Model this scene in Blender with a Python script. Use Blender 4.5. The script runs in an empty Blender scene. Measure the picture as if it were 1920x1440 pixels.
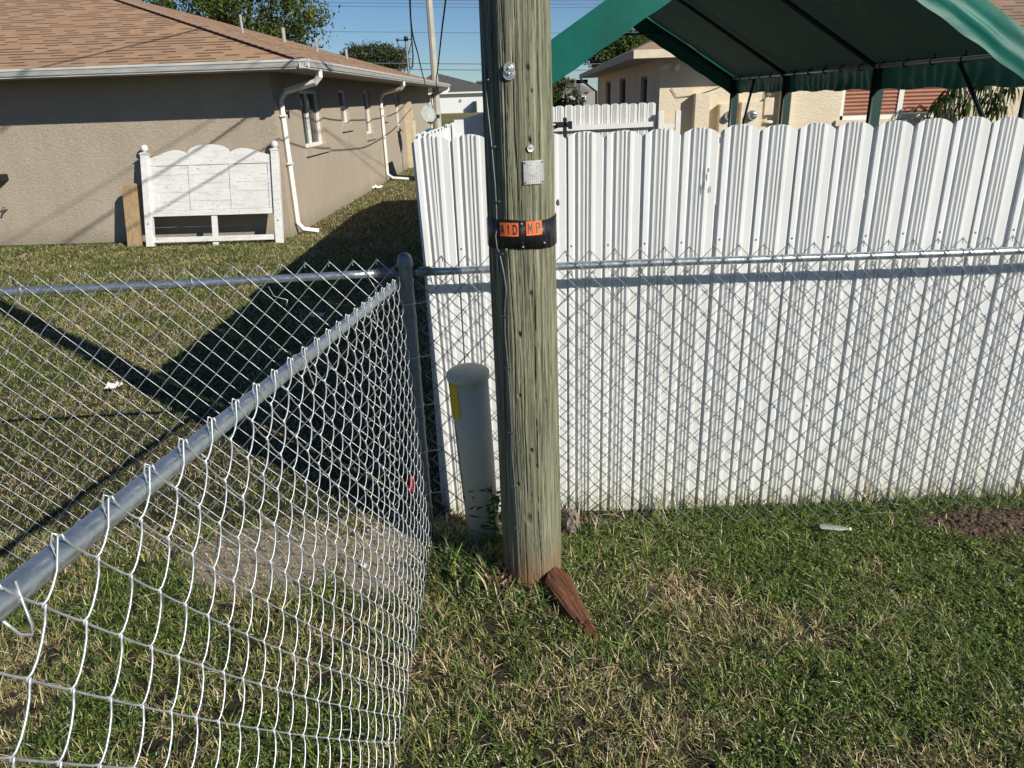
import bpy, math, random
import numpy as np
from mathutils import Vector, Matrix
rng = np.random.default_rng(7); random.seed(7)
R = math.radians
sc = bpy.context.scene
col = sc.collection
# ---------------------------------------------------------------- camera, world, sun, exposure
CAM = np.array([0, 0, 1.97]); FPX = 1362.0; PITCH = math.atan(535 / 1362.); ROLL = math.atan(117 / 3470.)
cd = bpy.data.cameras.new('camera'); cam = bpy.data.objects.new('camera', cd); col.objects.link(cam)
cd.sensor_fit = 'HORIZONTAL'; cd.sensor_width = 36; cd.lens = FPX / 1920 * 36; cd.clip_start = .02; cd.clip_end = 2000
dn = np.array([math.sin(ROLL), math.cos(ROLL)]); rt = np.array([dn[1], -dn[0]])
Fw = Vector((0, math.cos(PITCH), -math.sin(PITCH))); D0 = Vector((0, -math.sin(PITCH), -math.cos(PITCH))); R0 = Vector((1, 0, 0))
ax = R0 * float(rt[0]) + D0 * float(dn[0])            # picture +x in the world
ay = -(R0 * float(rt[1]) + D0 * float(dn[1]))         # picture up in the world
az = -Fw
M = Matrix(((ax.x, ay.x, az.x), (ax.y, ay.y, az.y), (ax.z, ay.z, az.z))).to_4x4(); M.translation = Vector(CAM)
cam.matrix_world = M
sc.camera = cam
SUN = Vector((.735, -.678, .534)).normalized()        # towards the sun
EL = math.asin(SUN.z); AZ = math.atan2(SUN.x, SUN.y)  # compass angle from +Y, clockwise
w = bpy.data.worlds.new('World'); sc.world = w; w.use_nodes = True
nt = w.node_tree; bg = nt.nodes['Background']
sky = nt.nodes.new('ShaderNodeTexSky'); sky.sky_type = 'NISHITA'; sky.sun_disc = False
sky.sun_elevation = EL; sky.sun_rotation = AZ; sky.altitude = 1200; sky.air_density = 1.0; sky.dust_density = .0; sky.ozone_density = 3.5
tint = nt.nodes.new('ShaderNodeMixRGB'); tint.blend_type = 'MULTIPLY'; tint.inputs[0].default_value = 1; tint.inputs[2].default_value = (.74, .87, 1.01, 1)
nt.links.new(sky.outputs[0], tint.inputs[1]); nt.links.new(tint.outputs[0], bg.inputs[0]); bg.inputs[1].default_value = .070
sl = bpy.data.lights.new('sun', 'SUN'); sl.energy = 5.0; sl.angle = R(.5); sl.color = (1, .94, .82)
so = bpy.data.objects.new('sun', sl); col.objects.link(so); so.rotation_euler = SUN.to_track_quat('Z', 'Y').to_euler()
sc.view_settings.view_transform = 'Standard'; sc.view_settings.look = 'None'; sc.view_settings.gamma = 1
sc.view_settings.exposure = 0.12
sc.render.resolution_x = 1024; sc.render.resolution_y = 768

# ---------------------------------------------------------------- materials
class NT:
    def __init__(s, m): s.t = m.node_tree; s.n = s.t.nodes; s.l = s.t.links
    def new(s, k, **kw):
        n = s.n.new('ShaderNode' + k)
        for a, v in kw.items():
            if a.startswith('i_'):
                key = a[2:]; key = int(key) if key.isdigit() else key.replace('_', ' ')
                n.inputs[key].default_value = v
            else: setattr(n, a, v)
        return n
    def link(s, a, b): s.l.new(a, b)
    def coord(s, scale=(1, 1, 1), kind='Object'):
        t = s.new('TexCoord'); m = s.new('Mapping'); s.link(t.outputs[kind], m.inputs[0]); m.inputs['Scale'].default_value = scale
        return m.outputs[0]
    def noise(s, vec, scale, detail=4, rough=.6, dist=0):
        n = s.new('TexNoise', i_Scale=scale, i_Detail=detail, i_Roughness=rough, i_Distortion=dist); s.link(vec, n.inputs['Vector']); return n.outputs[0]
    def ramp(s, fac, stops):
        r = s.new('ValToRGB'); e = r.color_ramp.elements
        while len(e) < len(stops): e.new(.5)
        for el, (p, c) in zip(e, stops): el.position = p; el.color = (*c, 1) if len(c) == 3 else c
        s.link(fac, r.inputs[0]); return r.outputs[0]
    def mix(s, a, b, fac, kind='MIX'):
        m = s.new('MixRGB', blend_type=kind)
        for v, i in ((fac, 0), (a, 1), (b, 2)):
            if isinstance(v, (int, float)): m.inputs[i].default_value = v if i == 0 else (v, v, v, 1)
            elif isinstance(v, tuple): m.inputs[i].default_value = (*v, 1)
            else: s.link(v, m.inputs[i])
        return m.outputs[0]
    def math(s, op, a, b=0, c=0):
        m = s.new('Math', operation=op)
        for v, i in ((a, 0), (b, 1), (c, 2)):
            if isinstance(v, (int, float)): m.inputs[i].default_value = v
            else: s.link(v, m.inputs[i])
        return m.outputs[0]
    def bump(s, h, strength, dist, prev=None):
        b = s.new('Bump', i_Strength=strength, i_Distance=dist); s.link(h, b.inputs['Height'])
        if prev: s.link(prev, b.inputs['Normal'])
        return b.outputs[0]

def mk(name):
    m = bpy.data.materials.new(name); m.use_nodes = True; t = NT(m)
    return m, t, t.n['Principled BSDF']

def simple(name, c, rough=.6, metal=0, var=.12, vs=8, bump=0, bs=60, scale=(1, 1, 1), spec=.5, dirt=None, dirt_s=3, dirt_a=(.5, .75)):
    m, t, p = mk(name); v = t.coord(scale)
    n = t.noise(v, vs)
    a = tuple(max(0, x * (1 - var)) for x in c); b = tuple(min(1, x * (1 + var)) for x in c)
    cc = t.ramp(n, [(.3, a), (.7, b)])
    if dirt:
        dmask = t.ramp(t.noise(v, dirt_s, 8, .7), [(dirt_a[0], (0, 0, 0)), (dirt_a[1], (1, 1, 1))])
        cc = t.mix(cc, dirt, dmask)
    t.link(cc, p.inputs['Base Color']); p.inputs['Roughness'].default_value = rough; p.inputs['Metallic'].default_value = metal
    p.inputs['Specular IOR Level'].default_value = spec
    if bump: t.link(t.bump(t.noise(v, bs, 6), bump, .01), p.inputs['Normal'])
    return m

def leafmat(name, rough=.55, trans=.35, attr=True, c=(.05, .1, .02)):
    m, t, p = mk(name)
    p.inputs['Roughness'].default_value = rough; p.inputs['Specular IOR Level'].default_value = .28
    if attr:
        a = t.new('Attribute', attribute_name='tint'); src = a.outputs['Color']
    else:
        src = t.ramp(t.noise(t.coord(), 3), [(.3, tuple(x * .7 for x in c)), (.7, tuple(x * 1.4 for x in c))])
    t.link(src, p.inputs['Base Color'])
    tr = t.new('BsdfTranslucent'); t.link(src, tr.inputs[0])
    mx = t.new('MixShader', i_0=trans); t.link(p.outputs[0], mx.inputs[1]); t.link(tr.outputs[0], mx.inputs[2])
    t.link(mx.outputs[0], t.n['Material Output'].inputs[0])
    return m

MT = {}
MT['grass'] = leafmat('grass_blades', .5, .2)
MT['leaf'] = leafmat('leaves', .5, .3)
# galvanised steel
def galv(name, c, rough, metal=.85, spang=.5):
    m, t, p = mk(name); v = t.coord()
    n = t.noise(v, 60, 5, .7); n2 = t.noise(v, 9, 3)
    cc = t.mix(t.ramp(n, [(.3, tuple(x * .72 for x in c)), (.7, c)]), tuple(x * .6 for x in c), t.ramp(n2, [(.45, (0, 0, 0)), (.8, (spang,) * 3)]))
    t.link(cc, p.inputs['Base Color']); p.inputs['Metallic'].default_value = metal
    t.link(t.ramp(n, [(.3, (rough - .1,) * 3), (.8, (rough + .2,) * 3)]), p.inputs['Roughness'])
    return m
MT['galv'] = galv('galvanised_tube', (.62, .68, .72), .33)
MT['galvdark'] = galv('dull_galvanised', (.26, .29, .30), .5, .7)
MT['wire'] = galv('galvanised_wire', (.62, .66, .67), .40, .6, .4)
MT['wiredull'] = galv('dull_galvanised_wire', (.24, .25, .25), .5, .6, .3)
# white painted panel fence
def panel_mat():
    m, t, p = mk('white_enamel'); geo = t.new('NewGeometry'); v = geo.outputs['Position']
    def wc(sc_): q = t.new('Mapping'); t.link(v, q.inputs[0]); q.inputs['Scale'].default_value = sc_; return q.outputs[0]
    n = t.noise(v, 1.7, 6, .7)
    cc = t.ramp(n, [(.3, (.69, .70, .70)), (.6, (.75, .76, .76))])
    sx = t.new('SeparateXYZ'); t.link(v, sx.inputs[0])
    low = t.ramp(t.math('ADD', sx.outputs[2], t.math('MULTIPLY', t.noise(v, 5, 4), .3)), [(.08, (1, 1, 1)), (.62, (0, 0, 0))])
    cc = t.mix(cc, (.72, .71, .645), low)
    cc = t.mix(cc, (.52, .52, .48), t.ramp(t.noise(wc((1, 1, .25)), 6, 6, .7), [(.55, (0, 0, 0)), (.8, (.55,) * 3)]))
    splash = t.ramp(t.math('ADD', t.math('MULTIPLY', sx.outputs[2], 2.2), t.noise(v, 14, 5, .7)), [(.42, (.7,) * 3), (.75, (0, 0, 0))])
    cc = t.mix(cc, (.40, .34, .24), splash)
    sm = wc((60, 60, 9)); k = t.ramp(t.noise(sm, 1, 3), [(.66, (0, 0, 0)), (.78, (.5,) * 3)])
    cc = t.mix(cc, (.42, .40, .36), k)
    t.link(cc, p.inputs['Base Color']); p.inputs['Roughness'].default_value = .42; return m
MT['panel'] = panel_mat()
# stucco
def stucco(name, c, sc_=(1, 1, 1), streak=.0, bumpd=.012, bs=34):
    m, t, p = mk(name); v = t.coord(sc_)
    n = t.noise(v, .9, 5, .6)
    cc = t.ramp(n, [(.3, tuple(x * .93 for x in c)), (.7, tuple(x * 1.05 for x in c))])
    if streak:
        st = t.ramp(t.noise(t.coord((2.2, 2.2, .35)), 2, 4), [(.45, (0, 0, 0)), (.75, (streak,) * 3)])
        cc = t.mix(cc, tuple(x * .72 for x in c), st)
    if streak:
        gp = t.new('NewGeometry'); sx = t.new('SeparateXYZ'); t.link(gp.outputs['Position'], sx.inputs[0])
        foot = t.ramp(t.math('ADD', sx.outputs[2], t.math('MULTIPLY', t.noise(gp.outputs['Position'], 2.5, 6, .7), .45)), [(.24, (.55,) * 3), (.5, (0, 0, 0))])
        cc = t.mix(cc, (.25, .22, .15), foot)
    t.link(cc, p.inputs['Base Color']); p.inputs['Roughness'].default_value = .85
    w1 = t.noise(t.coord(tuple(a * b for a, b in zip(sc_, (1, 1, 2.6)))), bs * .55, 3, .55, 1.6)
    w2 = t.noise(v, bs * 4, 3)
    t.link(t.bump(t.math('ADD', t.ramp(w1, [(.42, (0, 0, 0)), (.6, (1, 1, 1))]), t.math('MULTIPLY', w2, .3)), .8, bumpd), p.inputs['Normal'])
    return m
MT['tanstucco'] = stucco('tan_stucco', (.47, .40, .315), streak=.25, bumpd=.006)
MT['beigestucco'] = stucco('cream_stucco', (.70, .61, .46), bumpd=.0035, bs=15)
# shingles: uses uv in metres (u along the eave, v up the slope)
def shingle(name, c1, c2, dark):
    m, t, p = mk(name)
    uv = t.new('UVMap'); 
    def brick(bw, a, b, off=.5):
        k = t.new('TexBrick', offset=off, squash=1); k.inputs['Scale'].default_value = 1; k.inputs['Brick Width'].default_value = bw
        k.inputs['Row Height'].default_value = .165; k.inputs['Mortar Size'].default_value = .0; k.inputs['Bias'].default_value = 0
        k.inputs['Color1'].default_value = (*a, 1); k.inputs['Color2'].default_value = (*b, 1); t.link(uv.outputs[0], k.inputs['Vector']); return k.outputs[0]
    base = brick(.31, c1, c2)
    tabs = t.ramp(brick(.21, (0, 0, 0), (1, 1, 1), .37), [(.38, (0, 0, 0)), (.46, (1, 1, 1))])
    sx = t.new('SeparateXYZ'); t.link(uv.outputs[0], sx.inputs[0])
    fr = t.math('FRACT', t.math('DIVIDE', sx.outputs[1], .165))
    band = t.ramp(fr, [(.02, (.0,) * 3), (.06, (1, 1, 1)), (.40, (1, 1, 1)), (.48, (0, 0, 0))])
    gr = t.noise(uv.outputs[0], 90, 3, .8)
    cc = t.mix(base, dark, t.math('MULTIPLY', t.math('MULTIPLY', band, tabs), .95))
    cc = t.mix(cc, tuple(x * .55 for x in c1), t.ramp(gr, [(.45, (0, 0, 0)), (.75, (.6,) * 3)]))
    cc = t.mix(cc, tuple(x * .7 for x in c1), t.ramp(t.noise(uv.outputs[0], .5, 4), [(.45, (0, 0, 0)), (.75, (.35,) * 3)]))
    t.link(cc, p.inputs['Base Color']); p.inputs['Roughness'].default_value = .9
    h = t.math('ADD', t.math('SUBTRACT', 1, fr), t.math('MULTIPLY', tabs, .5))
    t.link(t.bump(gr, .4, .004, t.bump(h, .7, .008)), p.inputs['Normal'])
    return m
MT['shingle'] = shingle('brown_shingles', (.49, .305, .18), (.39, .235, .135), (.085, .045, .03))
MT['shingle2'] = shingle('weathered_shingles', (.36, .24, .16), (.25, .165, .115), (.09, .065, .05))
MT['greyroof'] = simple('charcoal_shingles', (.075, .08, .078), .9, var=.2, vs=2)
MT['greyroof2'] = simple('grey_shingles', (.2, .18, .165), .9, var=.2, vs=2)
MT['whitewall'] = simple('white_render', (.74, .75, .76), .8, var=.04)
MT['ventgrey'] = simple('weathered_vent_grey', (.34, .34, .33), .6)
MT['dishgrey'] = simple('dish_grey', (.33, .37, .36), .6)
MT['darkgreen'] = simple('dark_green_cloth', (.002, .035, .028), .6)
MT['greywall'] = simple('grey_render', (.3, .3, .3), .8)
MT['gutter'] = simple('white_gutter_paint', (.62, .62, .60), .4, var=.12, vs=3, scale=(.6, 2, 6), dirt=(.36, .37, .36), dirt_s=4, dirt_a=(.45, .75))
MT['white'] = simple('white_paint', (.76, .75, .71), .45, var=.05)
MT['soffit'] = simple('soffit_paint', (.42, .36, .29), .8)
MT['creamtrim'] = simple('cream_trim', (.68, .60, .45), .6)
MT['yellowtrim'] = simple('yellowed_trim', (.55, .46, .30), .6)
MT['glass'] = simple('dark_window_glass', (.035, .04, .042), .06, var=.6, vs=1.5, spec=.8)
MT['curtain'] = simple('grey_blind', (.2, .2, .19), .7, scale=(30, 30, 1))
MT['terracotta'] = simple('terracotta_slat', (.36, .15, .095), .55)
MT['black'] = simple('black_plastic', (.012, .012, .013), .45)
MT['greentarp'] = None
def tarp():
    m, t, p = mk('green_tarpaulin'); v = t.coord()
    cc = t.ramp(t.noise(v, 2.5, 4), [(.3, (.0, .095, .072)), (.7, (.0, .145, .11))])
    geo = t.new('NewGeometry')
    t.link(cc, p.inputs['Base Color']); p.inputs['Roughness'].default_value = .5; p.inputs['Specular IOR Level'].default_value = .32
    wv = t.noise(t.coord((1, 1, 1)), 300, 2)
    t.link(t.bump(t.noise(v, 9, 5, .6, .8), .10, .02, t.bump(wv, .3, .002)), p.inputs['Normal'])
    tr = t.new('BsdfTranslucent'); tr.inputs[0].default_value = (.05, .13, .10, 1)
    mx = t.new('MixShader', i_0=.04); t.link(p.outputs[0], mx.inputs[1]); t.link(tr.outputs[0], mx.inputs[2])
    t.link(mx.outputs[0], t.n['Material Output'].inputs[0]); return m
MT['greentarp'] = tarp()
def tarp_roof():
    m, t, p = mk('woven_roof_tarpaulin'); v = t.coord()
    geo = t.new('NewGeometry')
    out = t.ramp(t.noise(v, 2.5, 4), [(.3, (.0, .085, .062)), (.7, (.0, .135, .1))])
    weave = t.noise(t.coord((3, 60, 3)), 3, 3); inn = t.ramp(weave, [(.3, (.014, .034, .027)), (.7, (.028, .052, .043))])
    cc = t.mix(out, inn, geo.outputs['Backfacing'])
    t.link(cc, p.inputs['Base Color']); p.inputs['Roughness'].default_value = .8; p.inputs['Specular IOR Level'].default_value = .2
    t.link(t.bump(t.noise(t.coord((1.5, .5, 1)), 5, 5), .7, .05), p.inputs['Normal'])
    tr = t.new('BsdfTranslucent'); tr.inputs[0].default_value = (.05, .095, .075, 1)
    mx = t.new('MixShader', i_0=.09); t.link(p.outputs[0], mx.inputs[1]); t.link(tr.outputs[0], mx.inputs[2])
    t.link(mx.outputs[0], t.n['Material Output'].inputs[0]); return m
MT['tarproof'] = tarp_roof()
MT['framepole'] = simple('grey_frame_tube', (.30, .31, .31), .35, .5)
MT['darktube'] = simple('dark_frame_tube', (.03, .045, .04), .4, .2)
MT['concrete'] = simple('pale_concrete', (.42, .40, .34), .8, var=.15, vs=3)
MT['cable'] = simple('black_cable', (.02, .02, .022), .6)
MT['distcable'] = simple('weathered_cable', (.13, .16, .22), .6)
MT['pedestal'] = simple('grey_green_plastic', (.50, .49, .39), .5, var=.05, dirt=(.27, .26, .18), dirt_s=5, dirt_a=(.55, .8))
MT['yellow'] = simple('yellow_sticker', (.66, .44, .01), .4, var=.05)
MT['orange'] = simple('orange_sticker', (.80, .17, .05), .45, var=.08)
MT['ink'] = simple('black_ink', (.012, .01, .01), .5)
MT['band'] = simple('black_band', (.011, .011, .012), .38, var=.3, vs=20, bump=.3, bs=25)
MT['alu'] = simple('aluminium_tag', (.62, .62, .60), .38, .6, var=.1, bump=.12, bs=50, dirt=(.3, .28, .25), dirt_s=30, dirt_a=(.6, .75))
MT['rust'] = simple('brown_rust', (.12, .06, .045), .9, var=.4, vs=40)
MT['bark'] = simple('tree_bark', (.16, .13, .10), .9, var=.3)
MT['stem'] = simple('green_stem', (.10, .13, .05), .7)
MT['red'] = simple('red_plastic', (.65, .02, .02), .45)
MT['paper'] = simple('white_paper', (.75, .74, .70), .8, bump=.3)
MT['teal'] = simple('teal_plastic', (.01, .16, .2), .5)
MT['soil'] = simple('brown_soil', (.10, .064, .045), .95, var=.6, vs=35, bump=.8, bs=50)
MT['pebble'] = simple('pale_gravel', (.42, .39, .34), .9, var=.4, vs=30)
MT['rock'] = simple('grey_bark_lump', (.22, .18, .15), .95, var=.5, vs=25, bump=.8, bs=40)
MT['mulch'] = simple('dead_leaf_litter', (.11, .068, .042), .9, var=.6, vs=40)
# timber
def wood(name, c1, c2, sx=14, sz=.9, knots=True, rough=.75):
    m, t, p = mk(name)
    g = t.noise(t.coord((sx, sx, sz)), 3, 6, .65, .6)
    cc = t.ramp(g, [(.32, c1), (.68, c2)])
    cc = t.mix(cc, tuple(x * .6 for x in c1), t.ramp(t.noise(t.coord(), 4, 5), [(.5, (0, 0, 0)), (.75, (.6,) * 3)]))
    t.link(cc, p.inputs['Base Color']); p.inputs['Roughness'].default_value = rough
    t.link(t.bump(g, .6, .006), p.inputs['Normal']); return m
MT['plank'] = wood('weathered_board', (.27, .18, .10), (.44, .31, .17))
MT['chunk'] = wood('rotten_red_wood', (.035, .014, .008), (.21, .085, .035), 34, 2.2, rough=.9)
def pole_mat():
    m, t, p = mk('treated_pole_timber')
    fine = t.noise(t.coord((1, 1, .035)), 95, 5, .7, .3)
    mid = t.noise(t.coord((1, 1, .05)), 28, 5, .6, .5)
    cc = t.ramp(fine, [(.30, (.04, .041, .027)), (.45, (.20, .20, .13)), (.68, (.39, .38, .255))])
    cc = t.mix(cc, (.125, .13, .08), t.ramp(mid, [(.42, (0, 0, 0)), (.66, (.75,) * 3)]))
    cc = t.mix(cc, (.17, .21, .13), t.ramp(t.noise(t.coord((1, 1, .4)), 7, 4), [(.5, (0, 0, 0)), (.75, (.55,) * 3)]))
    cc = t.mix(cc, (.045, .04, .032), t.ramp(t.noise(t.coord((1, 1, .15)), 45, 3), [(.60, (0, 0, 0)), (.72, (.8,) * 3)]))
    cc = t.mix(cc, (.06, .058, .045), t.ramp(t.noise(t.coord((1, 1, .012)), 130, 3, .5), [(.58, (0, 0, 0)), (.66, (.85,) * 3)]))
    cc = t.mix(cc, (.17, .165, .14), t.ramp(t.noise(t.coord((1, 1, .3)), 3, 5), [(.48, (0, 0, 0)), (.7, (.5,) * 3)]))
    sx = t.new('SeparateXYZ'); t.link(t.coord(), sx.inputs[0])
    hh = t.math('ADD', sx.outputs[2], t.math('MULTIPLY', t.noise(t.coord((1, 1, .1)), 22, 4), .35))
    low = t.ramp(hh, [(.24, (1, 1, 1)), (.50, (0, 0, 0))])
    cc = t.mix(cc, t.ramp(t.noise(t.coord((1, 1, .12)), 60, 5, .7), [(.35, (.09, .045, .02)), (.65, (.36, .18, .07))]), t.mix(low, 0.0, .15))
    att = t.new('Attribute', attribute_name='crack'); cc = t.mix(cc, (.03, .028, .02), att.outputs['Fac'])
    t.link(cc, p.inputs['Base Color']); p.inputs['Roughness'].default_value = .85
    t.link(t.bump(fine, 1.0, .007), p.inputs['Normal']); return m
MT['pole'] = pole_mat()
def painted_board():
    m, t, p = mk('chipped_white_paint'); v = t.coord()
    cc = t.ramp(t.noise(v, 2, 5), [(.3, (.66, .66, .64)), (.7, (.78, .78, .76))])
    s1 = t.ramp(t.noise(t.coord((1.2, 3, 7)), 3.4, 6, .75), [(.48, (0, 0, 0)), (.70, (.6,) * 3)])
    cc = t.mix(cc, (.43, .44, .44), s1)
    s2 = t.ramp(t.noise(t.coord((1, 2, 1.3)), 26, 5, .6), [(.62, (0, 0, 0)), (.68, (.8,) * 3)])
    cc = t.mix(cc, (.22, .2, .18), s2)
    t.link(cc, p.inputs['Base Color']); p.inputs['Roughness'].default_value = .55; return m
MT['chipped'] = painted_board()
def ground_mat():
    m, t, p = mk('turf_soil'); v = t.coord()
    n = t.noise(v, 9, 8, .7); n2 = t.noise(v, 1.2, 5)
    cc = t.ramp(n, [(.3, (.012, .009, .006)), (.5, (.035, .026, .015)), (.75, (.10, .075, .045))])
    cc = t.mix(cc, (.03, .038, .012), t.ramp(n2, [(.4, (0, 0, 0)), (.65, (.5,) * 3)]))
    # far lawns: no blades stand there, so the sheet itself carries the turf colour
    sx = t.new('SeparateXYZ'); t.link(v, sx.inputs[0])
    far = t.ramp(t.math('DIVIDE', sx.outputs[1], 40), [(.62, (0, 0, 0)), (.75, (1, 1, 1))])
    fc = t.ramp(t.noise(t.coord((.3, 1, 1)), .25, 5), [(.35, (.10, .12, .03)), (.65, (.23, .19, .075))])
    cc = t.mix(cc, fc, far)
    # bare sandy patch beside the fence
    def patch(cx, cy, rx, ry):
        mp = t.new('Mapping'); tc = t.new('TexCoord'); t.link(tc.outputs['Object'], mp.inputs[0])
        mp.inputs['Scale'].default_value = (1 / rx, 1 / ry, 0); mp.inputs['Location'].default_value = (-cx / rx, -cy / ry, 0)
        ln = t.new('VectorMath', operation='LENGTH'); t.link(mp.outputs[0], ln.inputs[0])
        return t.ramp(t.math('ADD', ln.outputs['Value'], t.math('MULTIPLY', t.math('SUBTRACT', n, .5), .9)), [(.75, (1, 1, 1)), (1.15, (0, 0, 0))])
    sand = t.ramp(t.noise(v, 40, 6, .8), [(.3, (.22, .175, .13)), (.6, (.42, .36, .28))])
    cc = t.mix(cc, sand, patch(-1.15, 2.88, .50, .36)); cc = t.mix(cc, sand, patch(-.62, 2.85, .25, .32))
    t.link(cc, p.inputs['Base Color']); p.inputs['Roughness'].default_value = .95
    t.link(t.bump(t.noise(v, 45, 8, .75), .9, .02), p.inputs['Normal']); return m
MT['ground'] = ground_mat()

# ---------------------------------------------------------------- mesh helpers
def tag(o, label=None, cat=None, group=None, kind=None):
    for k, v in (('label', label), ('category', cat), ('group', group), ('kind', kind)):
        if v: o[k] = v
    return o
def root(name, loc, label, cat, group=None):
    o = bpy.data.objects.new(name, None); o.location = loc; o.empty_display_size = .1; col.objects.link(o)
    return tag(o, label, cat, group)
def wloc(o):
    v = Vector((0, 0, 0))
    while o: v += o.location; o = o.parent
    return v
def mesh_np(name, V, Fc, mat, parent=None, origin=None, smooth=False, attrs=None):
    """V: n x 3 world coordinates; Fc: list/array of faces"""
    V = np.asarray(V, dtype=np.float32).reshape(-1, 3)
    off = wloc(parent) if parent else Vector(origin if origin else (0, 0, 0))
    V = V - np.array(off, dtype=np.float32)
    me = bpy.data.meshes.new(name)
    if isinstance(Fc, np.ndarray):
        k = Fc.shape[1]; nf = len(Fc)
        me.vertices.add(len(V)); me.vertices.foreach_set('co', V.ravel())
        me.loops.add(nf * k); me.loops.foreach_set('vertex_index', Fc.astype(np.int32).ravel())
        me.polygons.add(nf); me.polygons.foreach_set('loop_start', np.arange(0, nf * k, k, dtype=np.int32))
        me.polygons.foreach_set('loop_total', np.full(nf, k, dtype=np.int32))
        me.update(calc_edges=True)
    else:
        me.from_pydata(V.tolist(), [], Fc)
    if smooth: me.polygons.foreach_set('use_smooth', np.ones(len(me.polygons), dtype=bool))
    if attrs is not None:
        for an, (ty, arr) in attrs.items():
            a = me.attributes.new(an, ty, 'POINT')
            a.data.foreach_set('color' if ty == 'FLOAT_COLOR' else 'value', np.asarray(arr, dtype=np.float32).ravel())
    me.materials.append(mat if not isinstance(mat, str) else MT[mat])
    o = bpy.data.objects.new(name, me); col.objects.link(o)
    if parent: o.parent = parent
    elif origin: o.location = origin
    return o

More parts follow.
